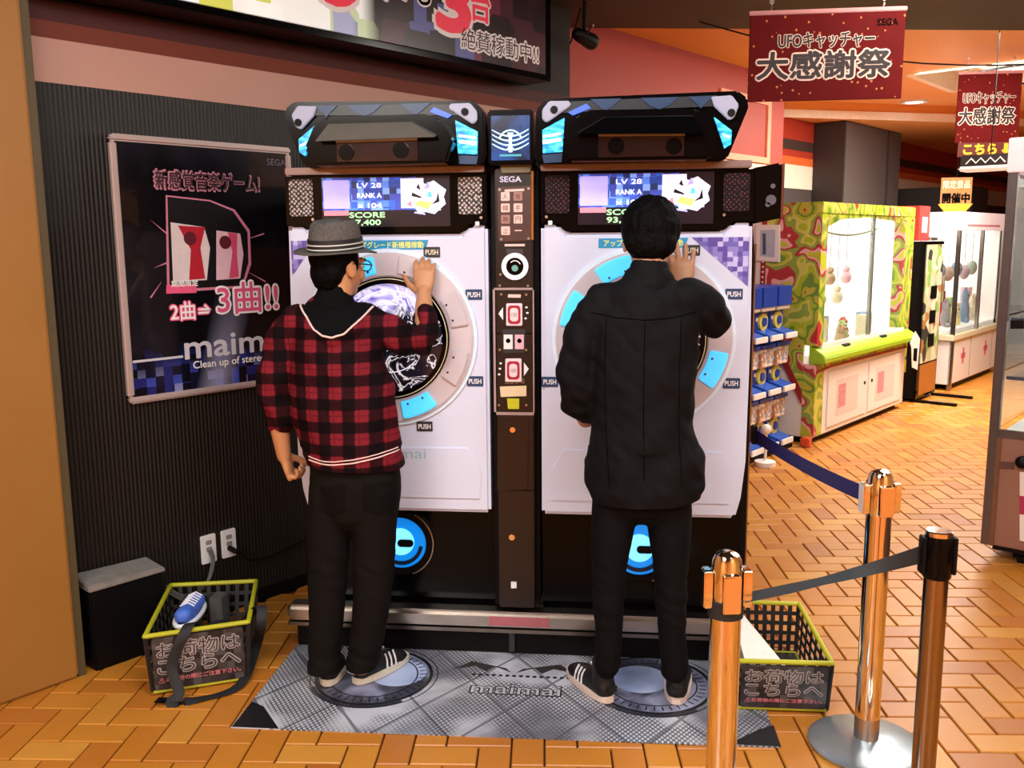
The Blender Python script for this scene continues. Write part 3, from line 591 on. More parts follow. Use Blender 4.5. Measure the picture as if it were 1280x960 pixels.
# ================================================================== WALL THINGS ON THE LEFT
VV = lambda u, z, v=-1.2: B(u, v, z)
def wprism(name, pts, v0, v1, m, par, bevel=0, **k): return obj(name, MB().prism(pts, lambda a, b: B(a, v0, b), lambda a, b: B(a, v1, b)), m, par, bevel=bevel, **k)
po = thing('framed_poster', 'dark poster in a rounded silver snap frame on the reeded black wall', 'poster', tuple(B(-.45, -1.2, .93)), RB)
alu = mat('satin_aluminium', '#c8b4b0', .3, .35, var=.04)
u0, u1, z0, z1_ = -.828, -.062, .93, 1.908; fw = .026
for nm_, pts in (('frame_rail', [(u0, z1_ - fw), (u1, z1_ - fw), (u1, z1_), (u0 + .01, z1_), (u0, z1_ - .01)]), ('frame_rail', [(u0 + .01, z0), (u1 - .01, z0), (u1, z0 + .01), (u1, z0 + fw), (u0, z0 + fw)]),
                 ('frame_stile', [(u0, z0 + fw), (u0 + fw, z0 + fw), (u0 + fw, z1_ - fw), (u0, z1_ - fw)]), ('frame_stile', [(u1 - fw, z0 + fw), (u1, z0 + fw), (u1, z1_ - fw), (u1 - fw, z1_ - fw)])):
    wprism(nm_, pts, -1.199, -1.172, alu, po, bevel=.007)
t = NT('poster_print'); oz = t.xyz()[2]; ox = t.xyz()[1]
pv = t.vor(28, 'F1', t.co(), 'Color', .1, 'CHEBYCHEV'); pf = t.xyz(pv)[0]
blue = t.ramp(pf, [(0, '#0c0c18'), (.3, '#20246a'), (.5, '#3a48a8'), (.7, '#141430'), (.85, '#8890c8')], 'CONSTANT')
low = t.ramp(t.mth('ADD', oz, t.mth('MULTIPLY', pf, .12)), [(.14, 1.), (.26, 0.)])
bgc = t.mix(t.ramp(t.noise(3.5, 5), [(.45, 0.), (.7, .5)]), '#0b090e', '#2a2632')
beam = t.mth('ABSOLUTE', t.mth('SUBTRACT', t.mth('ADD', ox, .02), t.mth('MULTIPLY', oz, .28)))
bf = t.mth('MULTIPLY', t.ramp(beam, [(.02, .7), (.09, 0.)]), t.ramp(oz, [(.0, 1.), (.42, 0.)]))
pc = t.mix(bf, t.mix(low, bgc, blue), '#a8a8c8'); prt = t.set(col=pc, rough=.22, coat=.6)
sheet = wprism('poster_sheet', [(u0 + .02, z0 + .02), (u1 - .02, z0 + .02), (u1 - .02, z1_ - .02), (u0 + .02, z1_ - .02)], -1.198, -1.180, prt, po)
WT = lambda body, u, z, w, h, m, par, nm='lettering', **k: text(body, B(u, -1.1788, z), U, Z, w, h, m, par, nm, n=V, **k)
outl = mat('outline_rose', '#b87888', .5)
WT('新感覚音楽ゲーム!', -.445, 1.755, .45, .075, outl, sheet, 'lettering_outline', off=.06); text('新感覚音楽ゲーム!', B(-.445, -1.1770, 1.755), U, Z, .44, .066, mat('dark_rose_ink', '#2a0e18', .5), sheet, n=V, off=.02)
WT('SEGA', -.135, 1.845, .09, .025, mat('grey_print', '#5a5860', .5), sheet, off=.02)
# two white cabinets with red centre drawn on the poster
g = lambda pts, m, e=0., nm='print': wprism(nm, pts, -1.1795, -1.1785 + e, m, sheet)
rose = mat('rose_glow_print', '#c87890', .5)
g([(-0.627,1.698),(-0.446,1.685),(-0.339,1.65),(-0.275,1.569),(-0.277,1.434),(-0.32,1.339),(-0.647,1.335)], rose)
g([(-0.621,1.692),(-0.447,1.679),(-0.348,1.644),(-0.287,1.562),(-0.29,1.441),(-0.326,1.349),(-0.636,1.347)], mat('print_black', '#0e0a0e', .4), .0006)
g([(-0.615,1.598),(-0.478,1.581),(-0.458,1.501),(-0.48,1.377),(-0.621,1.376)], mat('print_cream', '#d8c8c8', .4), .0012)
g([(-0.426,1.568),(-0.321,1.556),(-0.311,1.473),(-0.332,1.378),(-0.439,1.375)], mat('print_pinkwhite', '#d8b0bc', .4), .0012)
g([(-0.587,1.586),(-0.474,1.581),(-0.5,1.501),(-0.487,1.383),(-0.555,1.38),(-0.54,1.495)], mat('print_red', '#b02030', .4), .0018)
g([(-0.377,1.562),(-0.335,1.556),(-0.341,1.474),(-0.338,1.384),(-0.382,1.38),(-0.361,1.484)], mat('print_rose', '#c84868', .4), .0018)
for c_ in [(-0.541,1.538),(-0.391,1.522)]: obj('print', MB().disc(B(c_[0], -1.1762, c_[1]), U, Z, V, .026, 0, .0006, 20), mat('print_dark', '#5a1c28', .4), sheet)
for a, b in ([(-0.694,1.606),(-0.622,1.547)], [(-0.694,1.429),(-0.636,1.449)], [(-0.293,1.402),(-0.213,1.36)], [(-0.3,1.531),(-0.209,1.556)], [(-0.666,1.378),(-0.714,1.32)]):
    d = Vector((b[0] - a[0], b[1] - a[1])).normalized(); n_ = Vector((-d.y, d.x)) * .003
    g([a, (b[0] + n_.x, b[1] + n_.y), (b[0] - n_.x, b[1] - n_.y)], rose, .0003)
outlined('2曲⇒', B(-.555, -1.1785, 1.262), U, Z, .17, .07, whiteink, pinkink, sheet, off=.01, off2=.08, n=V)
outlined('3曲!!', B(-.30, -1.1785, 1.30), U, Z, .28, .125, pinkink, whiteink, sheet, off=.01, off2=.07, n=V)
q = g([(-0.648,1.365),(-0.526,1.363),(-0.528,1.329),(-0.651,1.332)], pinkink, .002); WT('期間限定', -.575, 1.363, .11, .025, whiteink, q, off=.02) if False else text('期間限定', B(-.575, -1.1755, 1.368), U, Z, .11, .024, whiteink, sheet, n=V, off=.02)
wl_ = whiteink
def stroke(name, pts, r_, m, par, seg=8): mb = MB(); mb.tube([(*p, r_) for p in pts], seg); return obj(name, mb, m, par)
text('maimai', B(-.36, -1.1785, 1.118), U, Z, .46, .085, mat('silver_print', '#c8c4cc', .4), sheet, 'logo_lettering', n=V, off=.02)
g([(-.80, 1.083), (-.60, 1.083), (-.60, 1.092), (-.80, 1.092)], mat('silver_print', '#c8c4cc', .4), .0006)
text('Clean up of stereotypes.', B(-.345, -1.1785, 1.045), U, Z, .43, .038, whiteink, sheet, n=V, off=.01)
text('maimai.sega.jp', B(-.20, -1.1785, .995), U, Z, .13, .012, whiteink, sheet, n=V) if False else None

# lightbox banner over the wall
bn = thing('lightbox_banner', 'long lit advertising banner in a black case hanging above the framed poster', 'sign', tuple(B(.2, -1.1, 2.33)), RB)
wprism('case', [(-1.08, 2.335), (1.455, 2.335), (1.455, 2.795), (-1.08, 2.795)], -1.2, -1.01, glossblack, bn)
t = NT('banner_print'); pv = t.vor(7, 'F1', t.co(), 'Color', .6, 'CHEBYCHEV'); pf = t.xyz(pv)[1]; oy = t.xyz()[1]
left = t.ramp(pf, [(0, '#b8c8a0'), (.3, '#e8ece8'), (.5, '#c8d060'), (.7, '#9aa0c0'), (.85, '#f0f4f0')], 'CONSTANT'); right = t.ramp(pf, [(0, '#1c0c10'), (.4, '#3a1820'), (.6, '#4a4a7a'), (.75, '#241014'), (.9, '#5a2030')], 'CONSTANT')
ff = t.ramp(t.mth('ADD', oy, t.mth('MULTIPLY', pf, .1)), [(.02, 0.), (.1, 1.)]); bc_ = t.mix(ff, left, right)
bp = t.set(col=bc_, rough=.3, emit=bc_, es=.38)
# face plate
face = wprism('banner_face', [(-1.06, 2.362), (1.40, 2.362), (1.40, 2.785), (-1.06, 2.785)], -1.01, -1.0, bp, bn)
outlined('6', B(.06, -.9995, 2.60), U, Z, .21, .25, mat('banner_red', '#d83048', .4, emit='#d02840', es=.35), whiteink, face, off=.05, off2=.11, n=V)
outlined('階', B(.275, -.9995, 2.61), U, Z, .14, .15, mat('banner_red', '#d83048', .4, emit='#d02840', es=.35), whiteink, face, off=.02, off2=.08, n=V)
outlined('でも', B(.47, -.9995, 2.61), U, Z, .24, .12, ink, whiteink, face, off=.01, off2=.07, n=V)
outlined('3', B(.735, -.9995, 2.595), U, Z, .20, .24, mat('banner_red', '#d83048', .4, emit='#d02840', es=.35), whiteink, face, off=.05, off2=.11, n=V)
outlined('台', B(.915, -.9995, 2.615), U, Z, .13, .15, mat('banner_red', '#d83048', .4, emit='#d02840', es=.35), whiteink, face, off=.02, off2=.08, n=V)
outlined('絶賛稼動中!!', B(1.06, -.9985, 2.45), U, Z, .56, .095, mat('dark_maroon_ink', '#3a1018', .4), whiteink, face, off=.0, off2=.09, n=V)

# spotlight on chain near the banner end
sp = thing('ceiling_spotlight', 'small black spotlight on a bracket at the right end of the lit banner', 'spotlight', tuple(B(1.75, -1.1, 2.8)))
Pp = B(1.80, -1.05, 2.62)
mb = MB(); mb.tube([(*(B(1.80, -1.05, 2.80)), .012), (*(Pp), .012)], 8); obj('stem', mb, black, sp)
mb = MB(); mb.tube([(*(Pp - U * .06), .035), (*(Pp + U * .06 - Z * .02), .045)], 14); obj('lamp_body', mb, black, sp, smooth=30)
mb = MB(); mb.tube([(*(Pp + V * .1 - U * .06 + Z * .03), .008), (*(Pp), .008)], 6); obj('bracket', mb, steel, sp)
cable = MB(); cable.tube([(*p, .005) for p in [B(1.9, -1.15, 2.80), B(2.0, -1.3, 2.65), B(2.1, -1.5, 2.62), B(2.12, -1.53, 2.3), B(2.16, -1.53, 1.9), B(2.16, -1.53, 1.5)]], 6)
obj('hanging_cable', cable, black, label='thin black cable running down the red wall from the spotlight', cat='cable', smooth=1)
cable = MB(); a_, b_ = Vector((.85, 2.6, 2.79)), Vector((4.2, 3.4, 2.79))
cable.tube([(*(a_.lerp(b_, k / 12) - Z * .22 * (1 - ((k - 6) / 6) ** 2)), .005) for k in range(13)], 6)
obj('hanging_cable', cable, black, label='sagging thin black cable under the ceiling edge behind the big red sign', cat='cable', smooth=1)

# black box at the foot of the wall
bk = thing('floor_box', 'low black box with a grey cloth-covered top against the wall by the ochre pillar', 'box', tuple(B(-.92, -1.13, 0)), RB)
mb = MB(); mb.prism([(-1.07, .0), (-.80, .0), (-.80, .30), (-1.07, .30)], lambda a, b: B(a, -1.187, b), lambda a, b: B(a, -1.075, b)); obj('body', mb, black, bk, bevel=.006)
mb = MB(); mb.hexa([B(-1.075, -1.187, .301), B(-.79, -1.187, .301), B(-.785, -1.065, .301), B(-1.075, -1.065, .301), B(-1.075, -1.187, .345), B(-.80, -1.187, .335), B(-.79, -1.07, .318), B(-1.075, -1.07, .325)]); obj('cover', mb, mat('grey_cloth', '#7a746e', .8, var=.3, bump=.5), bk, bevel=.004)

# outlets
for i, (u, z) in enumerate(((-.535, .292), (-.443, .292))):
    ot = thing('wall_outlet', ('white wall outlet with two grey cables, left of the pair' if i == 0 else 'white wall outlet with a black plug, right of the pair'), 'outlet', tuple(B(u, -1.2, z - .06)), RB, 'wall outlets above the basket')
    wprism('cover_plate', [(u + a, z + b) for a, b in rrect(.066, .118, .006, 3)], -1.2, -1.190, white, ot, bevel=.002)
    for dz in (.028, -.0): wprism('socket', [(u + a, z + dz + b) for a, b in rrect(.026, .018, .003, 2)], -1.190, -1.1885, mat('socket_grey', '#8a8684', .5), ot)
mb = MB(); mb.tube([(*B(-.443, -1.189, .272), .012), (*B(-.44, -1.15, .266), .011)], 10); pg = obj('power_plug', mb, black, label='black power plug in the right wall outlet, with a short lead', cat='plug', smooth=1)
def lead(pts, r_, m, label):
    mb = MB(); pts = [Vector(p) for p in pts]; out = []
    for i in range(len(pts) - 1):
        p0, p1, p2, p3 = pts[max(i - 1, 0)], pts[i], pts[i + 1], pts[min(i + 2, len(pts) - 1)]
        for k in range(6):
            s_ = k / 6; out.append(.5 * (2 * p1 + (p2 - p0) * s_ + (2 * p0 - 5 * p1 + 4 * p2 - p3) * s_ ** 2 + (3 * p1 - p0 - 3 * p2 + p3) * s_ ** 3))
    out.append(pts[-1]); mb.tube([(*p, r_) for p in out], 6); return obj('cable', mb, m, label=label, cat='cable', smooth=1)
greyc = mat('grey_cable', '#5c5856', .5)
for k in range(3):
    lead([B(-.54 + .008 * k, -1.187, .285), B(-.55 + .006 * k, -1.15, .25), B(-.62 + .01 * k, -1.10, .17 + .012 * k), B(-.70, -1.09, .15 + .01 * k), B(-.765, -1.11, .20 + .012 * k)], .0035, greyc, ('grey', 'thin grey', 'third grey')[k] + ' cable from the left wall outlet to the floor box, ' + ('lowest', 'middle', 'highest')[k] + ' of three')
lead([B(-.44, -1.145, .266), B(-.42, -1.14, .25), B(-.36, -1.17, .2), B(-.25, -1.18, .19), B(-.1, -1.183, .21), B(.05, -1.185, .215)], .004, black, 'black cable along the wall from the plug towards the arcade machine')

# ================================================================== MAT
mt = NT('mat_print'); o_ = mt.co()
dg_ = mt.mapv(rot=(0, 0, .62), vec=o_); dg2 = mt.mapv(rot=(0, 0, -.62), vec=o_)
def lines(vec, ax, pitch, w):
    x = mt.xyz(vec)[ax]; return mt.mth('LESS_THAN', mt.mth('ABSOLUTE', mt.mth('SUBTRACT', mt.mth('FRACT', mt.mth('DIVIDE', x, pitch)), .5)), w)
fine = mt.mth('MAXIMUM', lines(dg_, 0, .014, .17), lines(dg2, 0, .014, .17)); big = mt.mth('MAXIMUM', lines(dg_, 0, .23, .022), lines(dg2, 0, .23, .022))
mask = mt.ramp(mt.noise(3.2, 2), [(.42, 0.), (.52, 1.)]); smu = mt.ramp(mt.noise(2.4, 5, dist=1), [(.42, 0.), (.66, .85)])
c = mt.mix(mt.mth('MULTIPLY', fine, mt.mth('MULTIPLY', mask, .9)), '#c4c6d0', '#202028'); c = mt.mix(mt.mth('MULTIPLY', big, .7), c, '#30303a'); c = mt.mix(smu, c, '#54545e')
matm = mt.set(col=c, rough=.38, coat=.15)
fm = thing('floor_mat', 'grey printed floor mat with two circles in front of the arcade machines', 'mat', (0, -.2, 0))
mp_ = [(-.855, -.575), (.845, -.535), (.845, .10), (-.845, .10)]
obj('mat_sheet', MB().prism(mp_, lambda a, b: (a, b, .0005), lambda a, b: (a, b, .004)), matm, fm)
mk = mat('mat_black_print', '#17161b', .4); mkl = NT('mat_pale_blue_print'); mkl = mkl.set(col=mkl.ramp(mkl.noise(6, 3), [(.3, '#7c90c0'), (.6, '#b4c2e4')]), rough=.3); mkm = NT('mat_mid_print'); mkm = mkm.set(col=mkm.ramp(mkm.noise(5, 4, dist=.8), [(.35, '#24242c'), (.5, '#4c4e60'), (.65, '#9094b0')]), rough=.35)
R_ = lambda c, a, b, m, nm, z=.0040, a0=0, a1=2 * math.pi: obj(nm, MB().ring(Vector((*c, 0)), X, Y, Z, a, b, z, z + .0006, 56, a0, a1), m, fm)
for c_, dx_ in zip([(-0.488,-0.197),(0.484,-0.169)], (.08, -.04)):
    cx_ = c_[0]; obj('circle_fill', MB().disc(Vector((*c_, 0)), X, Y, Z, .195, .0040, .0044, 48), mkm, fm)
    obj('circle_centre', MB().disc(Vector((c_[0] + dx_, c_[1] + .03, 0)), X, Y, Z, .10, .0044, .0048, 40), mkl, fm)
    R_(c_, .195, .207, mk, 'circle_outline'); R_(c_, .222, .226, mk, 'circle_outline'); R_(c_, .150, .155, mk, 'circle_tick_ring', .0044)
    for k in range(40): a_ = 2 * math.pi * k / 40; obj('tick', MB().fbox(Vector((c_[0] + .172 * math.cos(a_), c_[1] + .172 * math.sin(a_), 0)), Vector((math.cos(a_), math.sin(a_), 0)), Vector((-math.sin(a_), math.cos(a_), 0)), Z, (-.012, -.0025, .0044), (.012, .0025, .0049)), mk, fm)
    R_(c_, .208, .221, mat('mat_dark_arc', '#2c2c36', .4), 'circle_arc', .004, 3.6, 5.4)
for x in range(15): obj('mat_dot', MB().prism(rrect(.014, .014, .004, 2, -.14 + .024 * x, -.155), lambda a, b: (a, b, .004), lambda a, b: (a, b, .0045)), mk, fm)
for s_ in (-1, 1):
    obj('corner_wedge', MB().prism([(s_ * .853, -.572 + .02 * (s_ > 0) * 2), (s_ * .70, -.570 + .02 * (s_ > 0) * 2), (s_ * .80, -.44), (s_ * .852, -.41)], lambda a, b: (a, b, .004), lambda a, b: (a, b, .0046)), mk, fm)
    obj('wing_print', MB().prism([(s_ * .03, -.10), (s_ * .16, -.055), (s_ * .22, -.12), (s_ * .14, -.09), (s_ * .10, -.13), (s_ * .07, -.09), (s_ * .01, -.13)], lambda a, b: (a, b, .004), lambda a, b: (a, b, .0046)), mat('mat_wing_grey', '#3a3434', .4), fm)
text('maimai', Vector((.02, -.255, .0044)), X, Y, .31, .07, mk, fm, 'logo_outline', off=.035); text('maimai', Vector((.02, -.255, .0050)), X, Y, .305, .064, mat('mat_logo_grey', '#b4b4bc', .4), fm, 'logo_lettering', off=.0)

# ================================================================== BASKETS
limey = mat('lime_yellow_plastic', '#b4b41c', .45); blk = mat('basket_black', '#141315', .5); signm = pixmat('sign_dark_tech_print', ['#2a2628', '#3a3636', '#4a4648', '#322c2e', '#1e1c1e'], 40, 0)
def basket(name_label, corners_b, corners_t, group, textw=.9):
    """corners front-left, front-right, back-right, back-left, bottom then top"""
    cb = [Vector((*p, .012)) for p in corners_b]; ct = [Vector(p) for p in corners_t]
    c0 = sum(cb, Vector()) / 4
    t_ = thing('storage_basket', name_label, 'basket', (c0.x, c0.y, 0), 0, group)
    # rim rails and bottom rails
    for k in range(4):
        a, b = ct[k], ct[(k + 1) % 4]; mb = MB(); mb.tube([(*a, .0085), (*b, .0085)], 8); obj('rim_rail', mb, limey, t_, smooth=30)
        mb = MB(); mb.tube([(*(cb[k]), .0065), (*(cb[(k + 1) % 4]), .0065)], 8); obj('bottom_rail', mb, limey, t_, smooth=30)
    # lattice sides (thin bars) and floor
    for k in range(4):
        a0, a1, b0, b1 = cb[k], cb[(k + 1) % 4], ct[k], ct[(k + 1) % 4]; n_ = (a1 - a0).cross(b0 - a0).normalized(); mb = MB()
        N = 9 if k % 2 == 0 else 7
        for i in range(N + 1):
            f = i / N; p, q = a0.lerp(a1, f), b0.lerp(b1, f); w = (a1 - a0).normalized() * .0075
            mb.hexa([p - w - n_ * .002, p + w - n_ * .002, p + w + n_ * .002, p - w + n_ * .002, q - w - n_ * .002, q + w - n_ * .002, q + w + n_ * .002, q - w + n_ * .002])
        for i in range(6):
            f = (i + .02) / 5.04; p, q = a0.lerp(b0, f), a1.lerp(b1, f); w = (b0 - a0).normalized() * .007
            mb.hexa([p - w - n_ * .0018, q - w - n_ * .0018, q - w + n_ * .0018, p - w + n_ * .0018, p + w - n_ * .0018, q + w - n_ * .0018, q + w + n_ * .0018, p + w + n_ * .0018])
        obj('side_lattice', mb, blk, t_)
    mb = MB(); mb.hexa([p - Z * .004 for p in cb] + [p + Z * .002 for p in cb]); obj('bottom', mb, blk, t_)
    # sign plate on the front side
    a0, a1, b0, b1 = cb[0], cb[1], ct[0], ct[1]; r = (a1 - a0).normalized(); up = ((b0 + b1) / 2 - (a0 + a1) / 2); H = up.length; up.normalize(); n_ = r.cross(up).normalized()
    c = (a0 + a1 + b0 + b1) / 4 + n_ * .006; w = (a1 - a0).length * .96; h = H * .90
    sp_ = obj('sign_plate', MB().rbox(c, r, up, n_, w, h, .006, .008), signm, t_)
    c2 = c + n_ * .0065
    gi, go = mat('sign_letter_fill', '#3a3434', .5), mat('sign_letter_outline', '#a49c9c', .4)
    outlined('お荷物は', c2 + up * h * .26, r, up, w * textw, h * .30, gi, go, sp_, off=.0, off2=.06, n=n_)
    outlined('こちらへ', c2 - up * h * .06, r, up, w * textw, h * .28, gi, go, sp_, off=.0, off2=.06, n=n_)
    text('⚠お荷物の際にご注意下さい。', c2 - up * h * .32, r, up, w * textw, h * .10, mat('sign_rose_ink', '#c87078', .5), sp_, n=n_, off=.02)
    return t_, cb, ct
basket('left black storage basket with yellow rim holding a bag and sneaker', [(-1.205, -.395), (-.925, -.265), (-1.035, .075), (-1.33, .01)], [(-1.217, -.402, .215), (-.915, -.255, .215), (-1.035, .12, .215), (-1.35, .05, .215)], 'luggage baskets beside the mat')
basket('right black storage basket with yellow rim behind the front stanchion', [(.752, -.318), (1.035, -.312), (1.02, .10), (.765, .10)], [(.745, -.325, .175), (1.045, -.318, .175), (1.03, .13, .19), (.755, .13, .19)], 'luggage baskets beside the mat')
# things in the left basket
def remesh(me, voxel, it=6, f=.5):
    o = bpy.data.objects.new('t', me); COL.objects.link(o); m = o.modifiers.new('r', 'REMESH'); m.mode = 'VOXEL'; m.voxel_size = voxel; m.use_smooth_shade = True
    if it: s_ = o.modifiers.new('s', 'SMOOTH'); s_.iterations = it; s_.factor = f
    bpy.context.view_layer.update(); r = bpy.data.meshes.new_from_object(o.evaluated_get(bpy.context.evaluated_depsgraph_get())); bpy.data.objects.remove(o); return r
def blob(name, mb, voxel, it, m, parent=None, disp=None, **k):
    me = bpy.data.meshes.new(name); me.from_pydata([tuple(v) for v in mb.v], [], mb.f)
    b = bmesh.new(); b.from_mesh(me); bmesh.ops.recalc_face_normals(b, faces=b.faces); b.to_mesh(me); b.free()
    r = remesh(me, voxel, it)
    if disp:
        nv = [v.normal.copy() for v in r.vertices]
        for v, n_ in zip(r.vertices, nv): v.co += n_ * disp(v.co)
    r.shade_smooth(); return obj(name, r, m, parent, **k)
canvas = mat('black_canvas', '#17161a', .7, var=.3, scale=60, bump=.4)
bgq = thing('shoulder_bag', 'black shoulder bag lying in the left basket with its strap hanging over the rim', 'bag', (-1.12, -.18, .02))
mb = MB(); mb.tube([(-1.14, -.31, .075, .050, .05), (-1.09, -.22, .085, .085, .06), (-1.09, -.10, .085, .07, .06)], 14)
blob('bag_body', mb, .008, 5, canvas, bgq, lambda p: .006 * noise.noise(p * 14))
def strap(name, pts, w, th, m, par, side, **k):
    pts = [Vector(p) for p in pts]; out = []
    for i in range(len(pts) - 1):
        p0, p1, p2, p3 = pts[max(i - 1, 0)], pts[i], pts[i + 1], pts[min(i + 2, len(pts) - 1)]
        for q in range(5):
            s_ = q / 5; out.append(.5 * (2 * p1 + (p2 - p0) * s_ + (2 * p0 - 5 * p1 + 4 * p2 - p3) * s_ ** 2 + (3 * p1 - p0 - 3 * p2 + p3) * s_ ** 3))
    out.append(pts[-1]); mb = MB(); mb.tube([(*p, w, th) for p in out], 8, ref=side, cap=False); return obj(name, mb, m, par, smooth=40, **k)
ff = [(-1.117,-0.456),(-1.03,-0.416),(-0.931,-0.318),(-0.954,-0.099)]
strap('strap', [(-1.08, -.27, .13), (-1.085, -.32, .232), (-1.095, -.375, .21), (-1.13, -.40, .11), (ff[0][0] + .02, ff[0][1] + .03, .03), (*ff[0], .008), (*ff[1], .007), (*ff[2], .012), (*ff[3], .06), (-.895, -.20, .17), (-.90, -.17, .235), (-.95, -.14, .20), (-1.0, -.13, .13)], .018, .0025, canvas, bgq, (.9, .4, 0))
mb = MB(); mb.fbox(Vector((ff[0][0] - .03, ff[0][1] - .015, .014)), X, Y, Z, (-.018, 0, 0), (.018, .035, .006)); obj('strap_buckle', mb, black, bgq, bevel=.003)
q0, q1 = [(-1.172,-0.273),(-1.221,0.038)]; sd_ = (Vector(q1) - Vector(q0)); sa_ = math.atan2(sd_.y, sd_.x)
snk = thing('sneaker', 'blue sneaker with white laces lying on the bag in the left basket', 'shoe', ((q0[0] + q1[0]) / 2, (q0[1] + q1[1]) / 2, .16))
SR = Matrix.Rotation(sa_, 3, 'Z'); So = Vector(((q0[0] + q1[0]) / 2, (q0[1] + q1[1]) / 2, .190))
TP = lambda x, y, z: So + SR @ Vector((x, y, z))
mb = MB()
for a, b_, rr in (((-.055, 0, 0), (.085, 0, .004), .036), ((-.075, 0, .01), (-.05, 0, .012), .032)): p, q = TP(*a), TP(*b_); mb.tube([(*p, rr, rr * .85), (*q, rr, rr * .75)], 12, ref=SR @ Y)
up_ = blob('upper', mb, .005, 4, mat('sneaker_blue', '#4a70d0', .6, var=.3), snk)
mb = MB(); mb.tube([(*TP(.118 * math.cos(a) + .005, .041 * math.sin(a), -.016), .009) for a in [2 * math.pi * k / 24 for k in range(25)]], 8, cap=False); obj('sole_edge', mb, white, snk, smooth=1)
for k in range(6): mb = MB(); mb.tube([(*TP(-.02 + .02 * k, -.024, .024), .0032), (*TP(-.012 + .02 * k, 0, .034), .0032), (*TP(-.02 + .02 * k, .024, .025), .0032)], 6); obj('lace', mb, white, snk, smooth=1)
gb = [(-1.15,0.021)][0]
mb = MB(); mb.box((gb[0] - .02, gb[1] - .035, .05), (gb[0] + .03, gb[1] + .035, .195)); obj('grey_box', mb, mat('grey_carton', '#4a4848', .6), label='small dark grey box standing beside the sneaker in the left basket', cat='box', bevel=.004)
# white paper in the right basket
mb = MB(); mb.add([(.775, -.29, .03), (.86, -.29, .03), (.80, .06, .03), (.775, .06, .03), (.775, -.29, .165), (.905, -.295, .150), (.80, .06, .195), (.775, .06, .195)], [(0, 1, 2, 3), (4, 7, 6, 5), (0, 4, 5, 1), (1, 5, 6, 2), (2, 6, 7, 3), (3, 7, 4, 0)])
pbg = obj('paper_bag', mb, mat('white_paper', '#e4dcd4', .6), label='white paper bag lying in the right basket', cat='bag')

# ================================================================== STANCHIONS
def stanchion(label, x, y, h, kind):
    t_ = thing('stanchion', label, 'stanchion', (x, y, 0), 0, 'queue stanchions'); c = (x, y, 0)
    obj('base', MB().lathe(c, [(.165, .002), (.168, .012), (.15, .022), (.05, .030), (.038, .034)], 40), mat('pale_base_metal', '#b8c4cc', .3, .85) if kind == 1 else steel, t_, smooth=30)
    if kind == 1:
        obj('collar', MB().lathe(c, [(.036, .034), (.036, .10), (.034, .105)], 28), steel, t_, smooth=30)
        obj('pole', MB().lathe(c, [(.0355, .10), (.0355, h - .13), (.035, h - .125)], 32), chrome, t_, smooth=30)
        obj('head', MB().lathe(c, [(.0355, h - .135), (.0365, h - .13), (.0365, h - .042), (.0345, h - .036), (.033, h - .020), (.027, h - .007), (.013, h), (.003, h + .001)], 32), chrome, t_, smooth=30)
        for k in range(4):
            a = math.radians(8 + 90 * k); d = Vector((math.cos(a), math.sin(a), 0)); s_ = Vector((-d.y, d.x, 0)); o_ = Vector(c) + d * .035
            obj('cassette_slot', MB().rbox(o_ + Z * (h - .085), s_, Z, d, .040, .088, .020, .004), chrome, t_, bevel=.003, smooth=30)
    else:
        obj('collar', MB().lathe(c, [(.031, .034), (.031, .06)], 28), steel, t_, smooth=30)
        obj('pole', MB().lathe(c, [(.0275, .05), (.0275, h - .10)], 32), mat('dark_chrome', '#9a8878', .15, 1.), t_, smooth=30)
        obj('head', MB().lathe(c, [(.030, h - .115), (.0325, h - .11), (.0325, h - .02), (.030, h - .012)], 28), glossblack, t_, smooth=30)
        obj('cap', MB().lathe(c, [(.030, h - .013), (.030, h - .002), (.027, h)], 28), chrome, t_, smooth=30)
        for a in (0, 180):
            d = Vector((math.cos(math.radians(a)), math.sin(math.radians(a)), 0)); s_ = Vector((-d.y, d.x, 0))
            obj('cassette_slot', MB().rbox(Vector(c) + d * .030 + Z * (h - .06), s_, Z, d, .03, .09, .010, .003), black, t_, bevel=.002)
    return t_
stanchion('chrome stanchion nearest the camera, dark belt wound round its neck, foot out of view', .595, -1.13, .822, 1)
stanchion('tall chrome stanchion on a pale round base, behind the dark belt', 1.108, -.50, .862, 1)
stanchion('black-headed slim metal stanchion with flat silver cap in front at right', 1.098, -1.0, .842, 2)
def belt(name, pts, widths, m, label):
    """ribbon; per point (x,y,z), half width vector"""
    mb = MB(); n = len(pts); vs = []
    for p, w in zip(pts, widths):
        p = Vector(p); w = Vector(w); t_ = Vector((0, .0012, 0)); vs += [p - w - t_, p + w - t_, p + w + t_, p - w + t_]
    fs = [(4 * i + q, 4 * i + 4 + q, 4 * i + 4 + (q + 1) % 4, 4 * i + (q + 1) % 4) for i in range(n - 1) for q in range(4)] + [(0, 1, 2, 3), (4 * n - 1, 4 * n - 2, 4 * n - 3, 4 * n - 4)]
    mb.add(vs, fs); return obj(name, mb, m, label=label, cat='belt', smooth=40)
a_, b_ = Vector((1.062, -.485, .785)), Vector((.872, .29, .79))
belt('barrier_belt', [a_.lerp(b_, k / 12) - Z * .012 * (1 - ((k - 6) / 6) ** 2) for k in range(13)], [(0, 0, .024)] * 13, mat('navy_purple_webbing', '#23205e', .55, var=.2, scale=200), 'navy purple barrier belt from the tall stanchion to the right machine flank')
a_, b_ = Vector((1.062, -1.0, .782)), Vector((.635, -1.13, .712)); w0, w1 = Vector((0, 0, .022)), Vector((0, .012, .004))
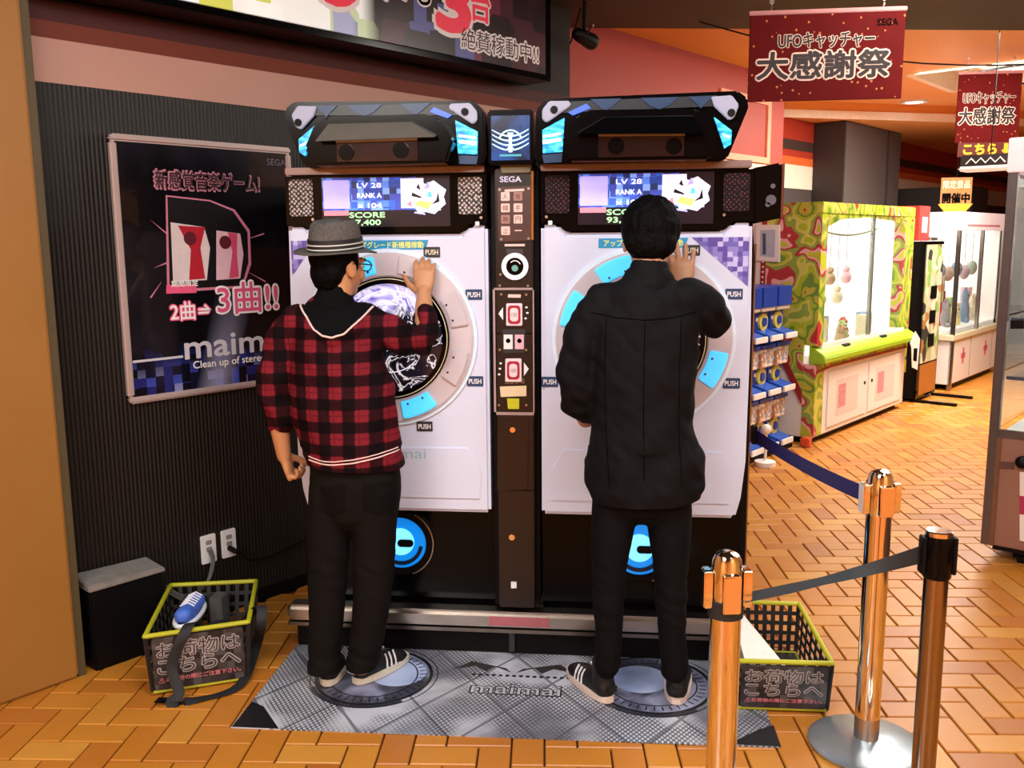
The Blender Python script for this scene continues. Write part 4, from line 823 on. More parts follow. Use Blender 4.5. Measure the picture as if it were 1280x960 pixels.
belt('barrier_belt', [a_.lerp(b_, k / 16) - Z * .006 * (1 - ((k - 8) / 8) ** 2) for k in range(17)], [Vector((0, .018 * min(1, k / 12), .022 * max(.18, 1 - k / 11))) for k in range(17)], mat('charcoal_webbing', '#14181d', .6), 'charcoal barrier belt, twisted, between the two front stanchions')
obj('belt_loop', MB().ring(Vector((.595, -1.13, .69)), X, Y, Z, .0365, .0400, -.020, .020, 28), mat('charcoal_webbing2', '#1a1f25', .6), label='charcoal belt end wrapped round the nearest stanchion', cat='belt', smooth=40)
# belt cassette on the machine flank
obj('belt_clip', MB().box((.864, .27, .755), (.884, .31, .825)), black, ar, bevel=.003)
# ================================================================== PEOPLE
def skinmat(name, col):
    t = NT(name); n = t.noise(18, 4); t.set(col=t.mix(n, col, '#b07850'), rough=.5); t.b.inputs['Subsurface Weight'].default_value = .08; t.b.inputs['Subsurface Radius'].default_value = (.02, .008, .004)
    t.bump(t.noise(160, 3), .1, .001); return t.m
def head(mb, c, H):
    T = lambda x, y, z: Vector(c) + H @ Vector((x, y, z))
    mb.ell(T(0, -.014, .028), (.073, .090, .086), H); mb.ell(T(0, .018, -.02), (.062, .074, .088), H); mb.ell(T(0, .040, -.080), (.038, .040, .030), H)
    mb.tube([(*T(0, .084, .018), .008), (*T(0, .098, -.012), .010), (*T(0, .100, -.030), .014)], 10)
    mb.tube([(*T(-.035, .080, .022), .010), (*T(0, .088, .024), .009), (*T(.035, .080, .022), .010)], 8)
    for s in (-1, 1):
        mb.ell(T(s * .074, -.006, -.012), (.009, .020, .032), H @ Euler((0.15, 0, s * -.35)).to_matrix(), 12, 8); mb.ell(T(s * .034, .066, -.03), (.026, .02, .024), H, 12, 8)
    mb.ell(T(0, .086, -.055), (.024, .012, .012), H, 12, 8)
def head_bits(root, c, H, lipm):
    T = lambda x, y, z: Vector(c) + H @ Vector((x, y, z)); F = H @ Y
    for s in (-1, 1):
        e = obj('eye', MB().ell(T(s * .031, .0755, .002), (.0125, .0125, .0125), H, 14, 8), mat('eye_white', '#e8e4de', .2), root, smooth=1)
        obj('iris', MB().disc(T(s * .031, .0865, .001), H @ X, H @ Z, F, .0068, 0, .0014, 14), mat('iris_brown', '#1c0e08', .15), e)
        mb = MB(); mb.tube([(*T(s * .014, .096, .020), .003), (*T(s * .033, .094, .027), .0034), (*T(s * .050, .082, .022), .0022)], 6); obj('eyebrow', mb, ink, root, smooth=1)
    mb = MB(); mb.tube([(*T(-.022, .091, -.055), .002), (*T(-.008, .099, -.053), .0048), (*T(.008, .099, -.053), .0048), (*T(.022, .091, -.055), .002)], 8); obj('lips', mb, lipm, root, smooth=1)
def hand(mb, w, d, n, s, curl=(.15, .3, .3), sc=1., spread=.05, thumb=(.55, .75, .1)):
    """w wrist point, d pointing direction, n palm facing, s towards the thumb"""
    w = Vector(w); d = Vector(d).normalized(); n = Vector(n); n = (n - d * n.dot(d)).normalized(); s0 = Vector(s); s = n.cross(d).normalized()
    if s.dot(s0) < 0: s = -s
    mb.tube([(*(w - d * .02 * sc), .024 * sc, .018 * sc), (*(w + d * .012 * sc), .027 * sc, .017 * sc), (*(w + d * .045 * sc), .037 * sc, .0155 * sc), (*(w + d * .078 * sc), .039 * sc, .0125 * sc)], 16, ref=s)
    for k, (o, L) in enumerate(((.0295, .068), (.010, .077), (-.0098, .071), (-.0285, .055))):
        p = w + (d * (.074 - .004 * abs(k - 1)) + s * o) * sc; a = 0; dd = (d + s * spread * (1.5 - k)).normalized(); r = .0088 * sc; nodes = [(*(p - d * .02 * sc), r), (*p, r)]
        for q, f in enumerate((.45, .31, .24)):
            a += curl[q]; p = p + (dd * math.cos(a) + n * math.sin(a)) * L * f * sc; nodes.append((*p, r * (.97, .9, .8)[q]))
        mb.tube(nodes, 10, ref=s)
    p = w + (d * .012 + s * .022 + n * .006) * sc; t = (d * thumb[0] + s * thumb[1] + n * thumb[2]).normalized(); p2 = p + t * .045 * sc; t2 = (t + d * .5 + n * .25).normalized(); p3 = p2 + t2 * .032 * sc; t3 = (t2 + d * .3 + n * .2).normalized()
    mb.tube([(*p, .014 * sc), (*p2, .0115 * sc), (*p3, .0095 * sc), (*(p3 + t3 * .024 * sc), .008 * sc)], 10)
def cut(me, planes):
    b = bmesh.new(); b.from_mesh(me)
    for co, no in planes:
        g = b.verts[:] + b.edges[:] + b.faces[:]; r = bmesh.ops.bisect_plane(b, geom=g, plane_co=co, plane_no=no, clear_outer=True)
        es = [e for e in r['geom_cut'] if isinstance(e, bmesh.types.BMEdge)]
        try: bmesh.ops.holes_fill(b, edges=es, sides=0)
        except Exception: pass
    b.to_mesh(me); b.free()
def cloth(name, mb, voxel, it, m, parent, disp, planes=(), **k):
    me = bpy.data.meshes.new(name); me.from_pydata([tuple(v) for v in mb.v], [], mb.f)
    b = bmesh.new(); b.from_mesh(me); bmesh.ops.recalc_face_normals(b, faces=b.faces); b.to_mesh(me); b.free()
    r = remesh(me, voxel, it)
    n = len(r.vertices); co = np.empty(n * 3); no = np.empty(n * 3); r.vertices.foreach_get('co', co); r.vertices.foreach_get('normal', no); co = co.reshape(-1, 3); no = no.reshape(-1, 3)
    d = np.array([disp(p) for p in co]); co += no * d[:, None]; r.vertices.foreach_set('co', co.ravel()); r.update()
    if planes: cut(r, planes)
    r.shade_smooth(); r.set_sharp_from_angle(angle=math.radians(60)); return obj(name, r, m, parent, **k)
def wpoly(o): M = wm(o); return BVHTree.FromPolygons([M @ v.co for v in o.data.vertices], [tuple(p.vertices) for p in o.data.polygons])
def project(bvh, x, z, off=.003, ylo=-1.2, d=(0, 1, 0)):
    h = bvh.ray_cast(Vector((x, ylo, z)), Vector(d))
    return (h[0] + h[1] * (off if h[1].y < 0 else -off)) if h[0] is not None else None
def seamline(name, src, pts, r, m, parent, off=.002, sub=6, cam_dir=True):
    """thread a thin tube along the back surface of src through x,z points"""
    bvh = wpoly(src); out = []
    for i in range(len(pts) - 1):
        for k in range(sub):
            f = k / sub; p = project(bvh, pts[i][0] * (1 - f) + pts[i + 1][0] * f, pts[i][1] * (1 - f) + pts[i + 1][1] * f, off)
            if p: out.append(p)
    p = project(bvh, *pts[-1], off)
    if p: out.append(p)
    if len(out) < 2: return
    mb = MB(); mb.tube([(*p, r) for p in out], 6); return obj(name, mb, m, parent, smooth=1)
def inside(x, y, poly):
    c = False; j = len(poly) - 1
    for i in range(len(poly)):
        if (poly[i][1] > y) != (poly[j][1] > y) and x < (poly[j][0] - poly[i][0]) * (y - poly[i][1]) / (poly[j][1] - poly[i][1]) + poly[i][0]: c = not c
        j = i
    return c
def patch(name, src, poly, m, parent, off=.003, step=.006):
    bvh = wpoly(src); x0 = min(p[0] for p in poly); x1 = max(p[0] for p in poly); z0 = min(p[1] for p in poly); z1 = max(p[1] for p in poly); nx = int((x1 - x0) / step) + 2; nz = int((z1 - z0) / step) + 2
    idx = {}; mb = MB(); vs = []; fs = []
    for i in range(nx):
        for j in range(nz):
            x, z = x0 + i * step, z0 + j * step
            if inside(x, z, poly):
                p = project(bvh, x, z, off)
                if p: idx[i, j] = len(vs); vs.append(p)
    for (i, j) in idx:
        q = [(i, j), (i + 1, j), (i + 1, j + 1), (i, j + 1)]
        if all(t in idx for t in q): fs.append(tuple(idx[t] for t in q))
    mb.add(vs, fs); return obj(name, mb, m, parent, smooth=1, fixn=False)
def nz(x, y, z): return noise.noise(Vector((x, y, z)))
def shoe(root, heel, toe_dir, L, um, sm, stripes=True, tongue=None, width=.046):
    h = Vector((heel[0], heel[1], 0)); d = Vector((toe_dir[0], toe_dir[1], 0)).normalized(); s = Vector((-d.y, d.x, 0))
    Tn = lambda a, b, c: h + d * a + s * b + Z * c
    mb = MB(); mb.tube([(*Tn(.035, 0, .050), width * .80, .040), (*Tn(.09, 0, .048), width * .85, .044), (*Tn(.15, 0, .040), width * .95, .034), (*Tn(.205, 0, .034), width * .98, .026), (*Tn(L - .035, 0, .030), width * .75, .019)], 16, ref=s)
    mb.tube([(*Tn(.042, 0, .05), width * .78, .04), (*Tn(.055, 0, .130), width * .72, .042)], 14, ref=s)
    up = cloth('shoe', mb, .006, 4, um, root, lambda p: 0, [((0, 0, .012), (0, 0, -1))], label=None)
    pts = []
    for k in range(28):
        t = 2 * math.pi * k / 28; a = L / 2 + (L / 2) * math.cos(t); b = width * (1.02 + .08 * math.cos(t)) * math.copysign(abs(math.sin(t)) ** .75, math.sin(t)); pts.append((a, b))
    obj('sole', MB().prism(pts, lambda a, b: Tn(a, b, .0055), lambda a, b: Tn(a, b, .030)), sm, up, bevel=.003, smooth=30)
    if stripes:
        for k in range(3):
            for sd in (-1, 1): mb = MB(); mb.tube([(*Tn(.12 + .022 * k, sd * width * .96, .032), .004, .0035), (*Tn(.125 + .02 * k, sd * width * .80, .060), .004, .0035), (*Tn(.13 + .02 * k, sd * width * .5, .074), .004, .003)], 6); obj('stripe', mb, white, up, smooth=1)
    obj('heel_tab', MB().fbox(Tn(-.008, 0, .052), s, Z, -d, (-.018, 0, 0), (.018, .022, .006)), tongue or white, up, bevel=.002)
    return up
# ---------------- person with the hat
sk1 = skinmat('skin_warm', '#c89066'); sk2 = skinmat('skin_light', '#d0a080'); lipm = mat('lip', '#a05a4a', .4)
p1 = thing('person', 'person in a grey checked hat and red and black plaid hooded top, back turned, right hand on the left machine screen', 'person', (-.56, -.27, .004))
p1['label'] = 'person in grey hat and red plaid hooded top, right hand raised to the round screen'
H1 = Euler((-.06, 0, -.55)).to_matrix() * .92; hc1 = [(-0.545,-0.255,1.444)][0]
body = MB(); head(body, hc1, H1)
def n_(pts, rs): return [(*p, *(r if isinstance(r, tuple) else (r,))) for p, r in zip(pts, rs)]
body.tube(n_([(-0.542,-0.26,1.424),(-0.551,-0.275,1.342),(-0.557,-0.28,1.283)], (.052, .052, .048)), 16)
body.tube(n_([(-0.564,-0.275,1.275),(-0.56,-0.27,1.165),(-0.537,-0.265,0.952),(-0.518,-0.26,0.774)], ((.095, .055), (.12, .085), (.125, .09), (.13, .095))), 20, ref=X)
body.tube(n_([(-0.71,-0.275,1.249),(-0.765,-0.275,1.125),(-0.779,-0.27,0.99),(-0.765,-0.265,0.916),(-0.758,-0.255,0.81)], (.034, .036, .035, .033, .024)), 14)
body.tube(n_([(-0.429,-0.27,1.257),(-0.344,-0.22,1.213),(-0.29,-0.17,1.208),(-0.296,-0.115,1.297),(-0.3,-0.088,1.347)], (.036, .034, .033, .031, .024)), 14)
hand(body, [(-0.301,-0.085,1.341)][0], (-.03, .30, 1), (0, 1, -.35), (-1, 0, .1), (.18, .42, .40), 1.0, .05, (.6, .7, .3))
hand(body, [(-0.758,-0.255,0.81)][0], (.22, .25, -1), (1, .1, .2), (.2, 1, 0), (1.1, 1.3, .9), .98, .0, (.7, .3, .75))
for a in [(-0.595,-0.26,0.759)], [(-0.442,-0.26,0.762)]: pass
body.tube(n_([(-0.584,-0.26,0.759),(-0.616,-0.27,0.454),(-0.638,-0.275,0.08)], (.08, .055, .04)), 14); body.tube(n_([(-0.447,-0.26,0.762),(-0.46,-0.27,0.459),(-0.518,-0.25,0.073)], (.08, .055, .04)), 14)
b1 = cloth('body', body, .0042, 2, sk1, p1, lambda p: 0)
head_bits(p1, hc1, H1, lipm)
# trousers
tr = MB(); tr.tube(n_([(-0.512,-0.26,0.793),(-0.514,-0.26,0.733),(-0.516,-0.26,0.664)], ((.150, .112), (.155, .118), (.14, .112))), 24, ref=X)
tr.tube(n_([(-0.589,-0.26,0.704),(-0.607,-0.265,0.565),(-0.617,-0.27,0.411),(-0.628,-0.275,0.255),(-0.64,-0.28,0.126),(-0.641,-0.285,0.061)], ((.082, .10), (.074, .085), (.066, .074), (.058, .066), (.054, .062), (.055, .064))), 18, ref=X)
tr.tube(n_([(-0.441,-0.26,0.707),(-0.452,-0.265,0.569),(-0.46,-0.265,0.414),(-0.476,-0.265,0.257),(-0.503,-0.255,0.129),(-0.518,-0.25,0.061)], ((.082, .10), (.074, .085), (.068, .074), (.060, .066), (.055, .063), (.057, .066))), 18, ref=X)
def tf(p):
    x, y, z = p; k = .35 + max(0, 1 - abs(z - .40) / .14) * .8 + max(0, 1 - abs(z - .12) / .10) * 1.3
    return k * .0055 * nz(x * 9, y * 9, z * 30 + x * 14) + .003 * nz(x * 5, y * 5, z * 7)
trm = mat('dark_brown_trousers', '#120f0d', .85, var=.25, scale=90, bump=.25, spec=.12)
t1 = cloth('trousers', tr, .0075, 5, trm, p1, tf, [((0, 0, .068), (0, 0, -1))])
for x in (417, 470):
    pts = [(-0.607,0.737),(-0.511,0.749),(-0.515,0.659),(-0.563,0.631),(-0.608,0.651)] if x == 417 else [(-0.459,0.75),(-0.364,0.752),(-0.367,0.662),(-0.415,0.634),(-0.459,0.655)]
    patch('back_pocket', t1, pts, mat('dark_brown_trousers_pocket', '#0d0b0a', .85, spec=.1), p1, .0025)
# shirt
sh_ = MB(); sh_.tube(n_([(-0.569,-0.265,1.306),(-0.566,-0.27,1.264),(-0.56,-0.27,1.165),(-0.547,-0.268,1.032),(-0.533,-0.265,0.925),(-0.512,-0.262,0.838),(-0.51,-0.262,0.755)], ((.085, .06), (.135, .092), (.152, .112), (.170, .122), (.172, .126), (.166, .130), (.160, .126))), 28, ref=X)
sh_.tube(n_([(-0.685,-0.268,1.264),(-0.741,-0.272,1.196),(-0.766,-0.275,1.098),(-0.777,-0.272,1.009),(-0.762,-0.268,0.96),(-0.762,-0.266,0.927)], (.056, .058, .060, .058, .052, .050)), 18)
sh_.tube(n_([(-0.472,-0.265,1.269),(-0.405,-0.24,1.236),(-0.346,-0.2,1.2),(-0.294,-0.165,1.196),(-0.281,-0.14,1.237),(-0.286,-0.125,1.268)], (.062, .062, .058, .052, .046, .045)), 18)
# hood bulk
sh_.tube(n_([(-0.674,-0.28,1.291),(-0.61,-0.335,1.245),(-0.542,-0.355,1.214),(-0.485,-0.335,1.245),(-0.454,-0.28,1.291)], (.026, .032, .034, .032, .026)), 14)
def sf_(p):
    x, y, z = p; arm = max(0, min(1, (abs(x + .56) - .13) / .06))
    return (.008 + .004 * arm) * nz(x * 10 + z * 7, y * 7, z * 10 - x * 5) + (.004 + .006 * arm) * nz(x * 24, y * 16, z * 16 + x * 20) + (.006 * nz(x * 8, y * 8, z * 40) if z < .86 else 0)
t = NT('red_black_plaid'); q = t.xyz()
def band(c, pitch, w, off=0.):
    f = t.mth('ABSOLUTE', t.mth('SUBTRACT', t.mth('FRACT', t.mth('DIVIDE', t.mth('ADD', c, 10 + off), pitch)), .5)); return t.ramp(f, [(w - .04, 1.), (w + .04, 0.)])
bx_, bz_ = band(q[0], .080, .25, .012), band(q[2], .074, .25, .02); s_ = t.mth('ADD', bx_, bz_)
fineb = t.mth('MAXIMUM', band(q[0], .040, .06), band(q[2], .037, .06))
col = t.ramp(t.mth('MULTIPLY', s_, .5), [(.1, '#0c0407'), (.5, '#2c0a11'), (.9, '#781e29')]); col = t.mix(t.mth('MULTIPLY', fineb, .35), col, '#160608')
col = t.mix(t.ramp(t.noise(90, 2), [(.4, 0.), (.7, .12)]), col, '#000000'); plaid = t.set(col=col, rough=.8, spec=.1); t.bump(t.noise(220, 2), .25, .002)
hem = [(-0.514,-0.262,0.794)][0]
s1 = cloth('plaid_top', sh_, .0075, 5, plaid, p1, sf_, [((0, 0, hem[2] - .004), (.035, 0, -1)), ([(-0.761,-0.266,0.941)][0], (.05, 0, -1))] if False else [((hem[0], 0, hem[2] - .004), (-.05, 0, -1))])
neck = [(-0.666,1.318),(-0.631,1.285),(-0.597,1.247),(-0.566,1.229),(-0.535,1.224),(-0.499,1.235),(-0.467,1.265),(-0.44,1.298),(-0.421,1.325)]
patch('neck_lining', s1, neck + [(-0.474,1.343),(-0.53,1.363),(-0.603,1.343)], mat('black_jersey', '#09080a', .9, spec=.1), p1, .004, .005)
seamline('neck_piping', s1, neck, .0035, mat('rose_white_piping', '#e0c0bc', .6), p1, .003)
hl = [(-0.637,0.823),(-0.593,0.816),(-0.54,0.817),(-0.487,0.823),(-0.435,0.832),(-0.382,0.841),(-0.335,0.85)]
seamline('hem_piping', s1, hl, .0028, mat('rose_white_piping', '#e0c0bc', .6), p1, .002); seamline('hem_piping', s1, [(a, b + .011) for a, b in hl], .0022, mat('rose_white_piping', '#e0c0bc', .6), p1, .002)
for dx in (-1, 1): pass
# collar of black inner shirt
mb = MB(); mb.tube(n_([(-0.554,-0.272,1.363),(-0.56,-0.275,1.311)], ((.056, .055), (.075, .064))), 20, ref=X); cloth('inner_collar', mb, .006, 3, mat('black_jersey', '#09080a', .9, spec=.1), p1, lambda p: .002 * nz(p[0] * 30, p[1] * 30, p[2] * 30))
# hair, glasses, hat
hairm = mat('black_hair', '#040303', .65, var=.4, scale=120, bump=.8, bd=.006, spec=.08)
T1 = lambda x, y, z: Vector(hc1) + H1 @ Vector((x, y, z))
mb = MB(); mb.ell(T1(0, -.022, .03), (.080, .092, .090), H1); mb.ell(T1(0, -.052, -.025), (.070, .052, .062), H1); mb.ell(T1(0, -.060, -.062), (.052, .030, .030), H1)
for s_ in (-1, 1): mb.ell(T1(s_ * .068, .012, .012), (.012, .018, .040), H1)
cloth('hair', mb, .006, 3, hairm, p1, lambda p: .004 * nz(p[0] * 60, p[1] * 60, p[2] * 22))
gl = MB()
for s_ in (-1, 1): gl.tube([(*T1(s_ * .080, -.005, .006), .0022), (*T1(s_ * .078, .05, .008), .0022), (*T1(s_ * .066, .098, .006), .0022)], 6)
for s_ in (-1, 1):
    for k in range(17): pass
    gl.tube([(*T1(s_ * (.034 + .026 * math.cos(a)), .101, .003 + .019 * math.sin(a)), .002) for a in [2 * math.pi * k / 16 for k in range(17)]], 6, cap=False)
gl.tube([(*T1(-.009, .103, .006), .002), (*T1(.009, .103, .006), .002)], 6); obj('glasses', gl, glossblack, p1, smooth=1)
t = NT('grey_tweed'); n5 = t.noise(150, 3); n6 = t.noise(14, 3); t.bump(n5, .3, .002); tw = t.set(col=t.mix(t.mth('MULTIPLY', n6, .5), t.mix(n5, '#34312e', '#7c7670'), '#24211f'), rough=.9, spec=.2)
HT = H1 @ Euler((.16, .06, 0)).to_matrix() * 1.06; hb_ = T1(0, -.012, .050)
def hatring(z, rx, ry, seg=36, dent=0): return [hb_ + HT @ Vector((rx * math.cos(2 * math.pi * k / seg), ry * math.sin(2 * math.pi * k / seg), z - dent * (1 if abs(math.cos(2 * math.pi * k / seg)) < .5 else .3))) for k in range(seg)]
def rings(rs, close=True):
    mb = MB(); vs = [p for r in rs for p in r]; s = len(rs[0]); fs = [(k * s + i, k * s + (i + 1) % s, (k + 1) * s + (i + 1) % s, (k + 1) * s + i) for k in range(len(rs) - 1) for i in range(s)]
    if close: fs += [tuple(range(s - 1, -1, -1)), tuple((len(rs) - 1) * s + i for i in range(s))]
    mb.add(vs, fs); return mb
hat = obj('hat', rings([hatring(0, .081, .098), hatring(.03, .079, .096), hatring(.065, .074, .090), hatring(.092, .068, .082, dent=.004), hatring(.104, .056, .070, dent=.008), hatring(.100, .038, .050, dent=.010), hatring(.090, .018, .03, dent=.0)]), tw, p1, smooth=1)
def brim(z0, ex):
    r = []
    for f in (0, .35, .7, 1):
        rr = []
        for k in range(40):
            a = 2 * math.pi * k / 40; rx = .079 + ex * f; ry = .096 + ex * f; lift = .010 * f * math.cos(a) ** 2 * 1.2 - .012 * f * math.sin(a) - .012 * f
            rr.append(hb_ + HT @ Vector((rx * math.cos(a), ry * math.sin(a), z0 + lift)))
        r.append(rr)
    return r
bt = brim(.006, .046); bb = brim(.002, .046)[::-1]
obj('brim', rings(bt + bb, False), tw, hat, smooth=1)
obj('hat_band', rings([hatring(.004, .0825, .0995), hatring(.044, .0800, .0970)]), mat('hat_band_black', '#141214', .6), hat, smooth=40)
for z_ in (.012, .026): obj('band_stripe', rings([hatring(z_, .0832, .1002), hatring(z_ + .004, .0830, .1000)]), mat('hat_stripe_white', '#c8c4be', .6), hat, smooth=40)
a, b = [(-0.631,-0.297),(-0.54,-0.272)]; 
sblk = mat('shoe_black', '#0f0e10', .55); ssole = mat('shoe_sole_white', '#d8d2c0', .5)
shoe(p1, a, (-.05, 1), .26, sblk, ssole, True, mat('heel_tab_red', '#9a2c30', .5)); shoe(p1, b, (.50, .86), .265, sblk, ssole)
for k in range(2): pass
# ---------------- person in black
p2 = thing('person', 'person with short black hair in a black jacket and black jeans, back turned, at the right machine', 'person', (.44, -.32, .004))
p2['label'] = 'person in black jacket and black jeans with short black hair, right hand raised to screen'
H2 = Euler((-.28, .03, -.05)).to_matrix(); hc2 = [(0.45,-0.285,1.518)][0]
body = MB(); head(body, hc2, H2)
body.tube(n_([(0.447,-0.31,1.494),(0.447,-0.335,1.427),(0.445,-0.34,1.374)], (.052, .050, .045)), 16)
body.tube(n_([(0.438,-0.335,1.354),(0.436,-0.33,1.226),(0.434,-0.325,1.026),(0.432,-0.32,0.82)], ((.09, .05), (.12, .085), (.125, .09), (.13, .09))), 20, ref=X)
body.tube(n_([(0.286,-0.335,1.325),(0.23,-0.34,1.177),(0.225,-0.32,1.023),(0.252,-0.2,0.935),(0.304,-0.11,0.932)], (.034, .034, .030, .027, .024)), 14)
body.tube(n_([(0.593,-0.33,1.324),(0.654,-0.25,1.264),(0.653,-0.17,1.272),(0.599,-0.11,1.32),(0.572,-0.085,1.35)], (.036, .034, .032, .030, .024)), 14)
hand(body, [(0.567,-0.08,1.355)][0], (-.03, .12, 1), (0, 1, -.1), (-1, 0, .1), (.08, .22, .25), 1.08, .11, (.6, .8, .3))
hand(body, [(0.304,-0.11,0.932)][0], (.3, .9, .1), (1, -.1, 0), (0, 0, 1), (.5, .6, .5), .95, .0, (.7, .5, .5))
body.tube(n_([(0.352,-0.32,0.766),(0.332,-0.33,0.45),(0.329,-0.335,0.151)], (.075, .048, .035)), 14); body.tube(n_([(0.513,-0.32,0.769),(0.528,-0.33,0.456),(0.546,-0.33,0.158)], (.075, .048, .035)), 14)
cloth('body', body, .0042, 2, sk2, p2, lambda p: 0); head_bits(p2, hc2, H2, lipm)
jn = MB(); jn.tube(n_([(0.432,-0.32,0.82),(0.433,-0.32,0.768),(0.433,-0.32,0.728)], ((.145, .105), (.145, .11), (.13, .105))), 24, ref=X)
jn.tube(n_([(0.355,-0.32,0.745),(0.346,-0.322,0.635),(0.334,-0.33,0.504),(0.33,-0.335,0.384),(0.334,-0.335,0.261),(0.329,-0.335,0.145)], ((.076, .09), (.072, .08), (.060, .066), (.052, .057), (.044, .050), (.044, .052))), 18, ref=X)
jn.tube(n_([(0.513,-0.32,0.748),(0.52,-0.322,0.639),(0.527,-0.33,0.51),(0.532,-0.33,0.389),(0.536,-0.33,0.267),(0.547,-0.325,0.144)], ((.076, .09), (.072, .08), (.058, .066), (.051, .057), (.045, .050), (.046, .053))), 18, ref=X)
def jf(p):
    x, y, z = p; k = .3 + max(0, 1 - abs(z - .40) / .16) * 1.2 + max(0, 1 - abs(z - .14) / .12) * 1.2
    return k * .005 * nz(x * 8, y * 8, z * 34 + x * 12) + .002 * nz(x * 6, y * 6, z * 6)
j2 = cloth('jeans', jn, .0072, 5, mat('black_denim', '#0b0a0c', .85, var=.35, scale=100, bump=.25, spec=.12), p2, jf, [((0, 0, .080), (0, 0, -1))])
jk = MB(); jk.tube(n_([(0.443,-0.335,1.393),(0.438,-0.335,1.354),(0.435,-0.332,1.276),(0.434,-0.33,1.177),(0.433,-0.328,1.077),(0.43,-0.325,0.949),(0.439,-0.322,0.833),(0.445,-0.322,0.755),(0.444,-0.322,0.69)], ((.085, .06), (.140, .088), (.165, .108), (.168, .116), (.162, .118), (.158, .122), (.186, .134), (.190, .138), (.160, .130))), 28, ref=X)
jk.tube(n_([(0.303,-0.333,1.335),(0.259,-0.338,1.276),(0.235,-0.342,1.19),(0.223,-0.335,1.089),(0.229,-0.305,1.012),(0.253,-0.25,0.974),(0.278,-0.2,0.965)], (.060, .060, .056, .056, .056, .050, .046)), 18)
jk.tube(n_([(0.569,-0.33,1.344),(0.621,-0.3,1.31),(0.649,-0.25,1.269),(0.652,-0.2,1.264),(0.621,-0.15,1.291),(0.593,-0.12,1.318)], (.062, .060, .054, .049, .043, .040)), 18)
def jkf(p):
    x, y, z = p; arm = max(0, min(1, (abs(x - .44) - .14) / .05))
    return (.010 + .004 * arm) * nz(x * 8 + z * 6, y * 7, z * 11 - x * 8) + (.005 + .005 * arm) * nz(x * 20, y * 14, z * 24 + x * 18) + (.008 * nz(x * 13, y * 13, z * 3) if z < .88 else 0)
jkm = mat('black_jacket', '#0b0a0c', .8, var=.3, scale=70, bump=.3, bd=.003, spec=.15)
hm = [(0.443,-0.322,0.711)][0]
k2 = cloth('jacket', jk, .0075, 5, jkm, p2, jkf, [((hm[0], hm[1], hm[2]), (.04, .0, -1))])
mb = MB(); mb.tube(n_([(0.445,-0.33,1.422),(0.443,-0.335,1.378)], ((.062, .060), (.074, .068))), 20, ref=X); cloth('collar', mb, .006, 3, jkm, p2, lambda p: .002 * nz(p[0] * 20, p[1] * 20, p[2] * 20))
seamline('yoke_seam', k2, [(0.271,1.304),(0.346,1.29),(0.431,1.285),(0.514,1.29),(0.583,1.304)], .0018, ink, p2, .0005); seamline('centre_seam', k2, [(0.431,1.285),(0.43,1.166),(0.43,0.997),(0.435,0.8)], .0016, ink, p2, .0003)
seamline('side_seam', k2, [(0.318,1.285),(0.314,1.142),(0.318,0.971),(0.332,0.768)], .0016, ink, p2, .0005); seamline('side_seam', k2, [(0.537,1.285),(0.536,1.143),(0.537,0.974),(0.548,0.777)], .0016, ink, p2, .0005)
T2 = lambda x, y, z: Vector(hc2) + H2 @ Vector((x, y, z))
mb = MB(); mb.ell(T2(0, -.020, .034), (.092, .104, .098), H2); mb.ell(T2(0, -.055, -.02), (.080, .055, .062), H2); mb.ell(T2(0, .035, .072), (.066, .05, .040), H2)
for s_ in (-1, 1): mb.ell(T2(s_ * .072, -.008, .026), (.012, .030, .038), H2)
rr_ = random.Random(5)
for k in range(26):
    a = rr_.uniform(0, 6.28); f = rr_.uniform(.1, 1); c_ = (.070 * f * math.cos(a), -.02 + .085 * f * math.sin(a), .034 + .085 * math.sqrt(max(0, 1 - f * f)))
    mb.tube([(*T2(*c_), .010), (*T2(c_[0] * 1.12, c_[1] * 1.1 + .008, c_[2] + .010), .006)], 8)
cloth('hair', mb, .0055, 3, hairm, p2, lambda p: .005 * nz(p[0] * 70, p[1] * 70, p[2] * 25))
a, b = [(0.341,-0.325),(0.555,-0.316)]
u2 = shoe(p2, a, (-.48, .80), .27, sblk, mat('shoe_sole_pink_white', '#dcc8bc', .5), True, sblk); shoe(p2, b, (.12, 1), .26, sblk, mat('shoe_sole_pink_white', '#dcc8bc', .5), False, sblk)
# ================================================================== GAME MACHINES ALONG THE FAR WALL
NU = -U
FV = lambda name, pts, v0, v1, m, par, bevel=0, **k: wprism(name, pts, v0, v1, m, par, bevel, **k)     # shape in (u,z) facing +v
def uprism(name, pts, u0, u1, m, par, bevel=0, **k): return obj(name, MB().prism(pts, lambda a, b: B(u0, a, b), lambda a, b: B(u1, a, b)), m, par, bevel=bevel, **k)  # shape in (v,z)
def bx(name, u0, u1, v0, v1, z0, z1, m, par, bevel=0, **k): return obj(name, bbox(u0, u1, v0, v1, z0, z1), m, par, bevel=bevel, **k)
glass = NT('window_glass'); glass = glass.set(col='#f4fafa', rough=.02, trans=1.0, spec=.4); glass.node_tree.nodes['Principled BSDF'].inputs['IOR'].default_value = 1.12
t = NT('fruit_green_print'); v1_ = t.noise(5.5, 1, dist=.35)
cc = t.ramp(v1_, [(0, '#b8323a'), (.30, '#bcb440'), (.38, '#6e9038'), (.43, '#a8b82c'), (.49, '#ccc45c'), (.54, '#8ca444'), (.59, '#b03a3c'), (.63, '#e8b0a8'), (.67, '#c0c034')], 'CONSTANT')
fruit = t.set(col=cc, rough=.35)
lit_white = mat('lit_back_panel', '#ffffff', .6, var=.02, emit='#fffaf0', es=1.15)  # panel glows by itself in place of light from the case LEDs
lit_soft = mat('lit_white_floor', '#f6f2ec', .5, var=.03, emit='#fff6ec', es=.35)  # weaker glow put into inner walls and floors that are no lamps
